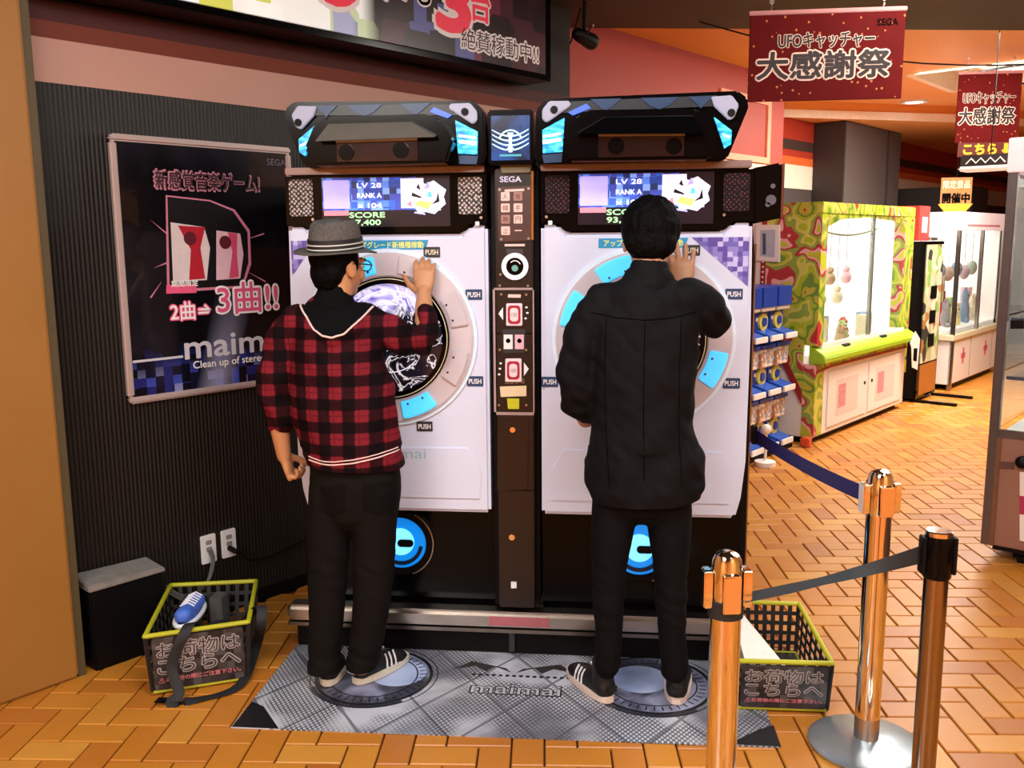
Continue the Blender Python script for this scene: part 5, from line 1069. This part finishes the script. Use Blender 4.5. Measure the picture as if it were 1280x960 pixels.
limep = mat('lime_trim', '#9cc428', .35); winered = mat('wine_red_trim', '#9a2a30', .4); mwhite = mat('cabinet_white', '#ece4de', .4, var=.03); pinkp = mat('faded_pink_print', '#d89098', .5, var=.4, scale=40)
cg = thing('claw_machine', 'large lime green and white claw machine with bright windows beside the capsule machines', 'claw machine', tuple(B(5, -1.05, 0)), RB)
bx('plinth', 4.08, 5.95, -1.42, -.66, .0, .05, black, cg)
bx('base_cabinet', 4.04, 6.0, -1.45, -.612, .05, .60, mwhite, cg, .006)
bx('corner_leg_print', 4.035, 4.19, -.70, -.606, .06, .60, fruit, cg)
bx('roof', 4.03, 6.02, -1.46, -.60, 1.69, 1.775, fruit, cg, .006)
bx('corner_post', 4.03, 4.14, -.70, -.602, .74, 1.69, fruit, cg); bx('corner_post', 5.80, 6.02, -.70, -.602, .74, 1.69, fruit, cg)
bx('side_panel', 4.03, 4.05, -1.46, -.70, .60, 1.69, mwhite, cg)
uprism('side_print', [(-.70, .40), (-.70, 1.69), (-1.02, 1.69), (-1.02, 1.05), (-.92, .80)], 4.03, 4.024, fruit, cg)
uprism('side_red_curve', [(-.70, .30), (-.70, .40), (-.92, .80), (-1.02, 1.05), (-1.02, 1.69), (-1.06, 1.69), (-1.06, 1.03), (-.95, .76)], 4.03, 4.023, winered, cg)
for k in range(16): obj('bulb', MB().ell(B(4.02, -1.04, 1.08 + .038 * k), (.009, .009, .009), None, 8, 6), mat('bulb_cream', '#f0e0c0', .3), cg)
bx('side_panel', 6.0, 6.02, -1.46, -.70, .60, 1.69, mwhite, cg)
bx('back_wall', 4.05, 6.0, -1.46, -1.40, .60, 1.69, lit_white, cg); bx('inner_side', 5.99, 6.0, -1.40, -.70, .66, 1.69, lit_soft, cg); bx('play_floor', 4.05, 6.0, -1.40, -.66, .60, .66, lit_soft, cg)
bx('light_canopy', 4.10, 5.95, -1.35, -.72, 1.655, 1.69, mat('canopy_lamp', '#ffffff', .5, emit='#fff6e8', es=2.), cg)
lg = MB()
sect = [(-.66, .60), (-.54, .61), (-.535, .655), (-.56, .685), (-.66, .74)]
mb = MB(); mb.prism(sect, lambda a, b: B(4.03, a, b), lambda a, b: B(6.02, a, b)); obj('control_ledge', mb, limep, cg, bevel=.006)
FV('ledge_top_plate', [(4.12, .70), (5.9, .70), (5.9, .74), (4.12, .74)], -.655, -.60, mwhite, cg)
for u in (4.55, 5.35): obj('button_pod', bbox(u - .06, u + .06, -.62, -.575, .69, .715), darkgrey, cg, bevel=.004)
FV('front_print_band', [(4.2, .56), (5.0, .575), (6.0, .56), (6.0, .62), (4.2, .62)], -.612, -.604, fruit, cg); FV('front_red_line', [(4.05, .535), (4.3, .555), (6.0, .545), (6.0, .56), (4.3, .57), (4.05, .55)], -.612, -.600, winered, cg)
for i, (a, b) in enumerate(((4.28, 5.08), (5.12, 5.92))):
    d_ = bx('cabinet_door', a, b, -.612, -.603, .09, .52, mwhite, cg, .004)
    FV('door_print', [(a + .16, .16), (b - .2, .16), (b - .2, .44), (a + .16, .44)], -.603, -.6015, mat('pale_print', '#dccfc8', .5, var=.1), d_); FV('door_mark', [(a + .2, .22), (a + .34, .22), (a + .34, .4), (a + .2, .4)], -.6015, -.600, pinkp, d_)
    obj('door_lock', MB().disc(B(5.02 + .16 * i, -.603, .35), U, Z, V, .014, 0, .006, 10), black, d_)
    bx('window_pane', a - .14 + .02 * i, b - .02 - .11 * i, -.612, -.606, .74, 1.69, glass, cg)
bx('window_mullion', 5.055, 5.075, -.62, -.600, .74, 1.69, steel, cg)
FV('header_scallop', [(4.15, 1.60), (4.4, 1.655), (4.95, 1.675), (5.5, 1.655), (5.8, 1.60), (5.8, 1.69), (4.15, 1.69)], -.62, -.606, fruit, cg)
mb = MB(); mb.tube([(*B(4.3 + 1.4 * k / 14, -.8, 1.60 - .06 * math.sin(math.pi * k / 14)), .010) for k in range(15)], 8); obj('claw_rail', mb, steel, cg, smooth=1)
pcols = [('pink', '#f0c0cc'), ('yellow', '#f0e0a0'), ('brown', '#c8a888'), ('grey', '#a8a4a4'), ('green', '#a8c880'), ('cream', '#e8dcc0'), ('red', '#c05050'), ('blue', '#90a8c8')]
def prize(label, u, v, z, w, h, c, group, kind='box'):
    r_ = thing('prize_' + kind, label, 'prize', tuple(B(u, v, z)), RB, group); m_ = mat('prize_' + kind + '_colour', c, .5, var=.25, scale=60)
    if kind == 'box':
        bx('carton', u - w / 2, u + w / 2, v - w * .35, v + w * .35, z, z + h, m_, r_, .003); FV('carton_label', [(u - w * .3, z + h * .25), (u + w * .3, z + h * .25), (u + w * .3, z + h * .75), (u - w * .3, z + h * .75)], v + w * .35, v + w * .35 + .002, mwhite, r_)
    else:
        mb = MB(); mb.ell(B(u, v, z + h * .34), (w * .42, w * .36, h * .34), None, 12, 8); mb.ell(B(u, v, z + h * .78), (w * .32, w * .3, h * .24), None, 12, 8)
        for s_ in (-1, 1): mb.ell(B(u + s_ * w * .22, v, z + h * .98), (w * .1, w * .08, h * .09), None, 8, 6); mb.ell(B(u + s_ * w * .25, v + w * .25, z + h * .1), (w * .14, w * .2, h * .1), None, 8, 6)
        obj('plush_body', mb, m_, r_, smooth=1)
        for s_ in (-1, 1): obj('button_eye', MB().ell(B(u + s_ * w * .12, v + w * .28, z + h * .82), (.006, .006, .006), None, 6, 4), ink, r_)
places = ['far left', 'left', 'left of centre', 'centre left', 'centre', 'centre right', 'right', 'far right']
for i in range(8):
    cn, cc_ = pcols[i]; u = 4.50 + .16 * i; v = -.98 + .12 * (i % 3)
    prize(f'{cn} prize {"box" if i % 2 else "soft toy"} at the {places[i]} of the green claw machine floor', u, v, .66, .13, .17 + .05 * (i % 2), cc_, 'prizes in the green claw machine', 'box' if i % 2 else 'plush')
for i in range(6):
    u = 4.42 + .17 * i; z = .98 + .16 * (i % 2); sh1 = None
    hg = thing('hanging_prize', f'{pcols[(i * 3 + 1) % 8][0]} hanging toy, {("first", "second", "third", "fourth", "fifth", "sixth")[i]} from the left inside the green claw machine', 'prize', tuple(B(u, -.90, z)), RB, 'hanging toys in the green claw machine')
    mb = MB(); mb.tube([(*B(u, -.90, z + .14), .003), (*B(u, -.90, 1.65), .003)], 5); obj('cord', mb, greyc, hg); mb = MB(); mb.ell(B(u, -.90, z + .05), (.05, .04, .055), None, 12, 8); mb.ell(B(u, -.90, z + .12), (.035, .03, .03), None, 10, 6); obj('toy', mb, mat('hanging_toy', pcols[(i * 3 + 1) % 8][1], .6, var=.3), hg, smooth=1)
cgc = thing('price_card', 'white folded card hanging at the right front corner of the green claw machine', 'card', tuple(B(5.98, -.56, .5)), RB)
FV('card', [(5.86, .60), (5.98, .70), (6.12, .62), (6.10, .34), (5.95, .38), (5.90, .56)], -.532, -.528, mwhite, cgc, bevel=.001); FV('card_print', [(5.96, .44), (6.06, .42), (6.06, .54), (5.96, .55)], -.528, -.527, ink, cgc)
# acrylic card holder on the white side panel
ch_ = thing('card_holder', 'clear holder with grey and white notice on the side of the green claw machine', 'notice', tuple(B(4.0, -1.2, 1.4)), RB)
q = [(-1.103,1.62),(-0.913,1.617),(-0.902,1.344),(-1.094,1.354)]
uprism('holder', q, 4.022, 4.005, mwhite, ch_, .004)
q2 = [(-1.063,1.579),(-0.943,1.583),(-0.941,1.379),(-1.057,1.39)]; uprism('notice_sheet', q2, 4.005, 4.003, mat('notice_grey', '#b4bcc8', .5), ch_); q3 = [(-1.043,1.555),(-1.018,1.555),(-1.011,1.402),(-1.037,1.402)]; uprism('notice_stripe', q3, 4.003, 4.0015, mat('notice_dark', '#4a5868', .5), ch_)

# ---------------- capsule machines: three rows of three
cblue = mat('capsule_blue', '#1c3c98', .35); cclear = mat('capsule_box_clear', '#c8bcb0', .15, var=.25, scale=60); cyel = mat('dial_yellow', '#e0cc60', .4)
caps = NT('capsule_mix'); vv = caps.xyz(caps.vor(40, 'F1', caps.co(), 'Color'))[0]; capsm = caps.set(col=caps.ramp(vv, [(0, '#d8c8b0'), (.3, '#b08868'), (.5, '#e8dcd0'), (.7, '#c87860'), (.85, '#8898b8')], 'CONSTANT'), rough=.3)
rows = [('top', .80, 1.19), ('middle', .42, .79), ('bottom', .03, .41)]
for ri, (rn, z0, z1_) in enumerate(rows):
    for ci, cn in enumerate(('left', 'centre', 'right')):
        u = 3.30 + .235 * ci
        g_ = thing('capsule_machine', f'blue capsule toy machine, {cn} of the {rn} row in the stack beside the right arcade machine', 'capsule machine', tuple(B(u, -.9, z0)), RB, 'capsule machines stacked three by three')
        g_['label'] = f'blue capsule toy machine, {cn} one in the {rn} row of the stack'
        bx('body', u - .112, u + .112, -1.1, -.80, z0, z1_ - .002, cblue, g_, .006)
        H = z1_ - z0
        bx('capsule_window', u - .10, u + .10, -.80, -.745, z0 + .56 * H, z1_ - .03, capsm if ri else mat('figure_box', '#c4b4a8', .25, var=.5, scale=25), g_, .006)
        FV('top_sign', [(u - .105, z1_ - .11 * (ri == 0) - .03), (u + .105, z1_ - .11 * (ri == 0) - .03), (u + .105, z1_ - .004), (u - .105, z1_ - .004)], -.80, -.738, cblue, g_)
        dd_ = obj('dial_ring', MB().ring(B(u, -.80, z0 + .37 * H), U, Z, V, .030, .062, 0, .018, 20), cyel, g_, smooth=30); obj('dial_knob', MB().disc(B(u, -.80, z0 + .37 * H), U, Z, V, .030, 0, .03, 14), cblue, dd_)
        for s_ in (-1, 1): obj('white_star', MB().disc(B(u + s_ * .075, -.80, z0 + .42 * H), U, Z, V, .016, 0, .004, 5), mwhite, g_)
        mb = MB(); mb.prism([(-.80, z0 + .02), (-.69, z0 + .03), (-.70, z0 + .06), (-.80, z0 + .09)], lambda a, b: B(u - .09, a, b), lambda a, b: B(u + .09, a, b)); obj('chute_tray', mb, mat('tray_blue', '#2a58b8', .3), g_, bevel=.004)
        bx('tray_lip', u - .09, u + .09, -.69, -.675, z0 + .02, z0 + .06, mwhite, g_, .003)
bx('stack_base', 3.17, 3.90, -1.12, -.70, .0, .028, black, None, label='low black base under the stack of blue capsule machines', cat='base')
pe = thing('floor_post', 'short white post with a round top in front of the capsule machines', 'post', tuple(B(3.25, -.62, 0)))
obj('foot', MB().lathe(tuple(B(3.25, -.60, 0)), [(.07, .0), (.07, .03), (.012, .04)], 20), mwhite, pe, smooth=30); obj('stem', MB().lathe(tuple(B(3.25, -.60, 0)), [(.01, .03), (.01, .22)], 12), mwhite, pe, smooth=30); obj('knob', MB().ell(B(3.25, -.60, .25), (.035, .035, .035), None, 16, 10), mwhite, pe, smooth=1)
bx('orange_toy', 3.93, 4.0, -.66, -.59, .0, .07, mat('orange_red_plastic', '#d0502c', .4), None, .01, label='small orange red block on the floor between the capsule machines and green claw machine', cat='toy')

# ---------------- yellow and black vending machine
vm = thing('vending_machine', 'narrow vending machine with a yellow side and patterned front, right of the green claw machine', 'vending machine', tuple(B(6.5, -.9, 0)), RB)
yel = NT('yellow_print'); yy = yel.xyz(yel.vor(7, 'F1', yel.co(), 'Color'))[0]; yelm = yel.set(col=yel.ramp(yy, [(0, '#d0b820'), (.45, '#c0c040'), (.7, '#e0c838'), (.85, '#4a5a28'), (.93, '#b04030')], 'CONSTANT'), rough=.4)
bx('body', 6.32, 6.9, -1.3, -.62, .03, 1.48, black, vm, .006); bx('side_print', 6.31, 6.322, -1.25, -.70, .28, 1.44, yelm, vm)
bx('front_frame', 6.32, 6.9, -.62, -.60, .03, 1.48, glossblack, vm, .004)
vf = NT('vending_print'); vy = vf.xyz(vf.vor(10, 'F1', vf.co(), 'Color', 1))[1]; vfm = vf.set(col=vf.ramp(vy, [(0, '#b8b88a'), (.35, '#d8d8b8'), (.55, '#8aa858'), (.7, '#3a3a34'), (.8, '#c8c0a8'), (.92, '#a87848')], 'CONSTANT'), rough=.4)
fp_ = FV('front_panel', [(6.38, .36), (6.86, .36), (6.86, 1.45), (6.38, 1.45)], -.60, -.592, vfm, vm)
for z in (.95, .72, .5): bx('slot', 6.55, 6.72, -.592, -.586, z, z + .12, black, vm, .003)
FV('lower_panel', [(6.38, .06), (6.86, .06), (6.86, .34), (6.38, .34)], -.60, -.592, mat('copper_panel', '#a8682c', .4), vm)
bx('foot_bar', 6.34, 6.38, -.62, -.25, .0, .025, black, vm); bx('foot_bar', 6.84, 6.88, -.62, -.25, .0, .025, black, vm)
FV('handle', [(6.87, .9), (6.89, .9), (6.89, 1.15), (6.87, 1.15)], -.60, -.57, steel, vm)
bn2 = thing('stacked_display', 'white and red display box with a white cap on top of the vending machine', 'display', tuple(B(6.5, -.9, 1.485)), RB)
bx('red_panel', 6.32, 6.62, -1.2, -.66, 1.485, 1.80, mat('deep_red_box', '#b83a34', .5), bn2, .005); bx('white_cap', 6.62, 6.88, -1.2, -.62, 1.485, 1.70, mwhite, bn2, .03); FV('red_logo', [(6.40, 1.56), (6.54, 1.56), (6.54, 1.70), (6.40, 1.70)], -.66, -.656, mwhite, bn2)

# ---------------- white claw machine pair further along
cw = thing('claw_machine', 'white claw machine with bright glass case and pink crosses at the far end', 'claw machine', tuple(B(8.1, -1.1, 0)), RB)
bx('plinth', 7.35, 8.85, -1.45, -.60, .0, .06, black, cw); bx('base_cabinet', 7.2, 8.9, -1.5, -.56, .06, .50, mwhite, cw, .006); bx('deck', 7.18, 8.92, -1.52, -.54, .50, .56, mat('cream_deck', '#d8d0b0', .4), cw, .006)
for u in (7.22, 8.04, 8.88): bx('corner_post', u - .02, u + .02, -.58, -.545, .0 if u < 7.3 else .56, 1.58, steel, cw)
bx('corner_post', 7.2, 7.24, -1.5, -1.46, .56, 1.58, steel, cw)
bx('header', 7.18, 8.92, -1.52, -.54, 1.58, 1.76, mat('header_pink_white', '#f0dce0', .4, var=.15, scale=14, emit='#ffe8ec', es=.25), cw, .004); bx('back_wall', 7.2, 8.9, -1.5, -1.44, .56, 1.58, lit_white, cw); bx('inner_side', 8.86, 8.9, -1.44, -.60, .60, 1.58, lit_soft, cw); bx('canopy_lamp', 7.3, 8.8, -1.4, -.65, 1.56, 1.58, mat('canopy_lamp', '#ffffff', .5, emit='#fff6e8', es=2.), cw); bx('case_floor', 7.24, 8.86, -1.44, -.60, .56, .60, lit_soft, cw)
bx('window_pane', 7.25, 8.02, -.562, -.556, .56, 1.58, glass, cw); bx('window_pane', 8.06, 8.86, -.562, -.556, .56, 1.58, glass, cw); bx('window_pane', 7.20, 7.206, -1.46, -.58, .56, 1.58, glass, cw)
for u in (7.62, 8.45):
    for dx, dz, w, h in ((0, 0, .05, .16), (0, 0, .14, .055)): FV('pink_cross', [(u - w / 2, .32 - h / 2), (u + w / 2, .32 - h / 2), (u + w / 2, .32 + h / 2), (u - w / 2, .32 + h / 2)], -.56, -.557, mat('cross_pink', '#d0607a', .5), cw)
    FV('door_seam', [(u + .25, .08), (u + .256, .08), (u + .256, .49), (u + .25, .49)], -.56, -.558, greyc, cw)
FV('header_mark', [(7.4, 1.62), (8.6, 1.62), (8.6, 1.64), (7.4, 1.64)], -.54, -.538, pinkp, cw)
for i in range(9):
    u = 7.42 + .16 * i; cn, cc_ = pcols[(i * 3) % 8]
    prize(f'{cn} prize {"soft toy" if i % 2 else "box"}, {("first", "second", "third", "fourth", "fifth", "sixth", "seventh", "eighth", "ninth")[i]} from the left in the white claw machine', u, -.86 + .12 * (i % 2), .60, .13, .2 + .08 * (i % 3), cc_, 'prizes in the white claw machine', 'plush' if i % 2 else 'box')
for i in range(5):
    u = 7.5 + .28 * i; hg = thing('hanging_prize', f'dark hanging toy, {("first", "second", "third", "fourth", "fifth")[i]} from the left inside the white claw machine', 'prize', tuple(B(u, -.8, 1.1)), RB, 'hanging toys in the white claw machine')
    mb = MB(); mb.tube([(*B(u, -.8, 1.25), .003), (*B(u, -.8, 1.56), .003)], 5); obj('cord', mb, greyc, hg); mb = MB(); mb.ell(B(u, -.8, 1.18 - .04 * (i % 2)), (.06, .04, .08), None, 10, 8); obj('toy', mb, mat('hanging_toy', ('#a0a8b0', '#c0a898', '#8890a0', '#d0b8c0', '#a8b8a8')[i], .6, var=.3), hg, smooth=1)
bx('dark_cabinet', 9.2, 9.9, -1.9, -1.0, .0, 2.1, mat('dark_brown_black', '#181210', .6), None, .01, label='tall dark cabinet behind the white claw machine at the far end', cat='cabinet')

# ---------------- cabinet at the right edge
rc_ = thing('glass_prize_cabinet', 'brown metal prize cabinet with a glass window at the right edge', 'prize cabinet', tuple(B(2.7, 1.6, 0)), RB)
brm = mat('rose_brown_metal', '#9a7466', .35, .35, var=.08, scale=3); pst = mat('grey_post_metal', '#6a6060', .3, .6)
bx('lower_body', 2.21, 3.3, 1.02, 2.3, .08, .60, brm, rc_, .006); bx('base_strip', 2.23, 3.28, 1.05, 2.28, .055, .08, black, rc_)
bx('corner_post', 2.195, 2.24, 1.005, 1.045, .08, 1.86, pst, rc_, .005); bx('corner_post', 3.26, 3.3, 1.005, 1.045, .6, 1.86, pst, rc_, .004)
bx('side_strip', 2.198, 2.212, 1.005, 1.06, .08, .60, mat('post_brown', '#7c5a44', .35, .4), rc_)
bx('window_frame', 2.21, 2.235, 1.045, 2.3, .60, .635, pst, rc_); bx('header', 2.19, 3.3, 1.0, 2.3, 1.80, 1.95, mat('header_rose_white', '#f0c8cc', .4, emit='#ffd8dc', es=.35), rc_, .004)
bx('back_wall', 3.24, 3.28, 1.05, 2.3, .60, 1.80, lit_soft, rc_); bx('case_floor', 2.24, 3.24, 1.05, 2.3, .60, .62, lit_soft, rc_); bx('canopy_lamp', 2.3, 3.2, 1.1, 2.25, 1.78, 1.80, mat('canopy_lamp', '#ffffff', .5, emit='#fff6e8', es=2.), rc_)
for z in (.87, 1.14): bx('glass_shelf', 2.26, 3.2, 1.05, 2.28, z, z + .008, glass, rc_); bx('shelf_edge', 2.25, 2.262, 1.05, 2.28, z - .004, z + .012, mat('blue_steel_edge', '#5a6a88', .3, .5), rc_)
bx('window_pane', 2.214, 2.22, 1.045, 2.3, .635, 1.80, glass, rc_); bx('side_pane', 2.24, 3.26, 1.012, 1.018, .62, 1.80, glass, rc_)
uprism('badge_plate', [(1.048,0.485),(1.118,0.492),(1.121,0.459),(1.05,0.451)], 2.21, 2.204, mat('badge_brown', '#5c4038', .4), rc_)
uprism('black_key_box', [(1.06,1.145),(1.113,1.148),(1.117,1.109),(1.062,1.106)], 2.214, 2.195, black, rc_)
mb = MB(); mb.ell(B(2.19, 1.155, .50), (.03, .03, .03), None, 14, 10); obj('knob', mb, black, rc_, smooth=1)
s0 = [(1.144,0.451),(1.196,0.452),(1.22,0.124),(1.167,0.128)]; st_ = uprism('white_sticker', s0, 2.21, 2.207, mwhite, rc_); uprism('red_stripe', [(1.152,0.339),(1.204,0.341),(1.21,0.255),(1.158,0.253)], 2.207, 2.205, mat('magenta_stripe', '#b02850', .5), st_)
for v_ in (1.13, 2.1): obj('foot_caster', bbox(2.25, 2.40, v_, v_ + .14, .0, .055), black, rc_, bevel=.02)
for i, (v_, z, kk) in enumerate(((1.16, .62, 'plush'), (1.30, .62, 'box'), (1.15, .878, 'box'), (1.30, .878, 'plush'), (1.17, 1.148, 'plush'), (1.32, 1.148, 'box'), (1.2, 1.148, 'box'))):
    prize(f'{pcols[(i * 5 + 7) % 8][0]} prize {"soft toy" if kk == "plush" else "box"} on the {("lower", "lower", "middle", "middle", "upper", "upper", "upper")[i]} level of the right edge cabinet, {("left", "right", "left", "right", "left", "right", "rear")[i]}', 2.45 + (.35 if i == 6 else 0), v_, z, .12, .16, pcols[(i * 5 + 7) % 8][1], 'prizes in the right edge cabinet', kk)

# ================================================================== HANGING SIGNS
t = NT('red_confetti_print'); cf_ = t.vor(38, 'F1', t.co(), 'Distance', 1); cn_ = t.xyz(t.vor(38, 'F1', t.co(), 'Color', 1))[0]; f_ = t.mth('MULTIPLY', t.ramp(cf_, [(.16, 1.), (.24, 0.)]), t.mth('GREATER_THAN', cn_, .55))
confetti = t.set(col=t.mix(f_, t.mix(t.noise(5, 3), '#4c0c0e', '#681414'), '#c07048'), rough=.8, spec=.1)
def hsign(label, x0, x1, z0, z1_, y, lines_, ztop, extra=False):
    s_ = thing('hanging_sign', label, 'sign', ((x0 + x1) / 2, y, z0), 0, 'red hanging signs'); cx_ = (x0 + x1) / 2; w = x1 - x0; h = z1_ - z0
    p_ = obj('board', MB().box((x0, y - .006, z0), (x1, y + .006, z1_)), confetti, s_, bevel=.002)
    obj('top_rail', MB().box((x0 - .005, y - .010, z1_ - .012), (x1 + .005, y + .010, z1_ + .008)), mat('rose_rail', '#c08080', .4), s_, bevel=.003)
    for (b_, cx2, cz2, ww, hh) in lines_: outlined(b_, Vector((x0 + cx2 * w, y - .0065, z0 + cz2 * h)), X, Z, ww * w, hh * h, mat('sign_dark_ink', '#1c0c10', .5), mat('sign_pale_outline', '#e8c8b8', .5), p_, off=.03, off2=.09)
    for fx in (.14, .86):
        mb = MB(); X0 = x0 + fx * w; n = int((ztop - z1_ - .008) / .028)
        for k in range(max(n, 1)):
            c_ = Vector((X0, y, z1_ + .018 + .028 * k)); r, u_ = (X, Z) if k % 2 else (Y, Z); mb.ring(c_, r, u_, r.cross(u_), .007, .0105, -.002, .002, 10)
        mb.tube([(X0, y, z1_ + .02, .002), (X0, y, ztop, .002)], 5)
        obj('chain', mb, steel, s_)
    return s_, p_
s1_, b1_ = hsign('large red confetti-patterned sign hanging from the ceiling nearest the arcade machines', .955, 1.637, 2.142, 2.532, 1.3, [('UFOキャッチャー', .50, .675, .62, .17), ('大感謝祭', .485, .40, .86, .30)], 2.795)
text('SEGA', Vector((1.56, 1.292, 2.475)), X, Z, .09, .028, ink, b1_, off=.02)
s2_, b2_ = hsign('smaller red confetti sign with yellow writing at its foot, hanging at the right edge', 2.972, 3.435, 2.235, 2.753, 4.4, [('UFOキャッチャー', .50, .64, .82, .17), ('大感謝祭', .48, .38, .88, .24)], 2.88)
text('こちら', Vector((3.16, 4.39, 2.185)), X, Z, .24, .075, mat('sign_yellow', '#e8b030', .5, emit='#e8b030', es=.15), obj('lower_strip', MB().box((3.0, 4.395, 2.13), (3.43, 4.405, 2.235)), mat('strip_red', '#5c1a14', .5), s2_), off=.05, n=-Y)
text('⇓', Vector((3.35, 4.39, 2.185)), X, Z, .05, .075, mat('sign_yellow', '#e8b030', .5), s2_, off=.05, n=-Y)
zb = thing('header_light_box', 'dark hanging header box with a white zigzag and cream underside near the right edge', 'sign', tuple(B(4.55, .34, 1.97)), RB)
bx('box', 4.5, 4.66, .16, .50, 1.995, 2.07, mat('header_dark', '#2a2020', .5), zb, .004); bx('cream_tray', 4.48, 4.68, .15, .51, 1.965, 1.995, mat('cream_tray', '#f0e0d0', .4, emit='#fff0e0', es=.3), zb, .012)
zz_ = MB(); zp = [B(4.498, .20 + .03 * k, 2.015 + (.032 if k % 2 else 0)) for k in range(9)]; zz_.tube([(*p, .005) for p in zp], 6); obj('zigzag', zz_, mwhite, zb)
mb = MB(); mb.tube([(*B(4.58, .33, 2.07), .004), (*B(4.58, .33, 2.88), .004)], 6); obj('rod', mb, black, zb)
asg = thing('arrow_sign', 'small hanging sign with a yellow downward arrow above the far claw machine', 'sign', (3.93, 7, 1.65))
obj('board', MB().box((3.78, 6.995, 1.86), (4.09, 7.005, 2.13)), mat('board_tan', '#b07840', .5, var=.3, scale=12), asg); obj('arrow', MB().xz([(3.76, 1.86), (3.935, 1.655), (4.11, 1.86)], 7.005, 6.995), mat('arrow_yellow', '#e0a428', .5), asg)
text('お得な景品', Vector((3.935, 6.993, 2.07)), X, Z, .28, .06, mat('cream_letter', '#f0e0b8', .5), asg, off=.02) if False else text('限定景品', Vector((3.935, 6.993, 2.06)), X, Z, .27, .08, mat('cream_letter', '#f0e0b8', .5), asg, off=.02)
text('開催中', Vector((3.935, 6.993, 1.92)), X, Z, .27, .10, ink, asg, off=.05)
mb = MB(); mb.tube([(3.935, 7, 2.13, .004), (3.935, 7, 2.72, .004)], 6); obj('cord', mb, black, asg)
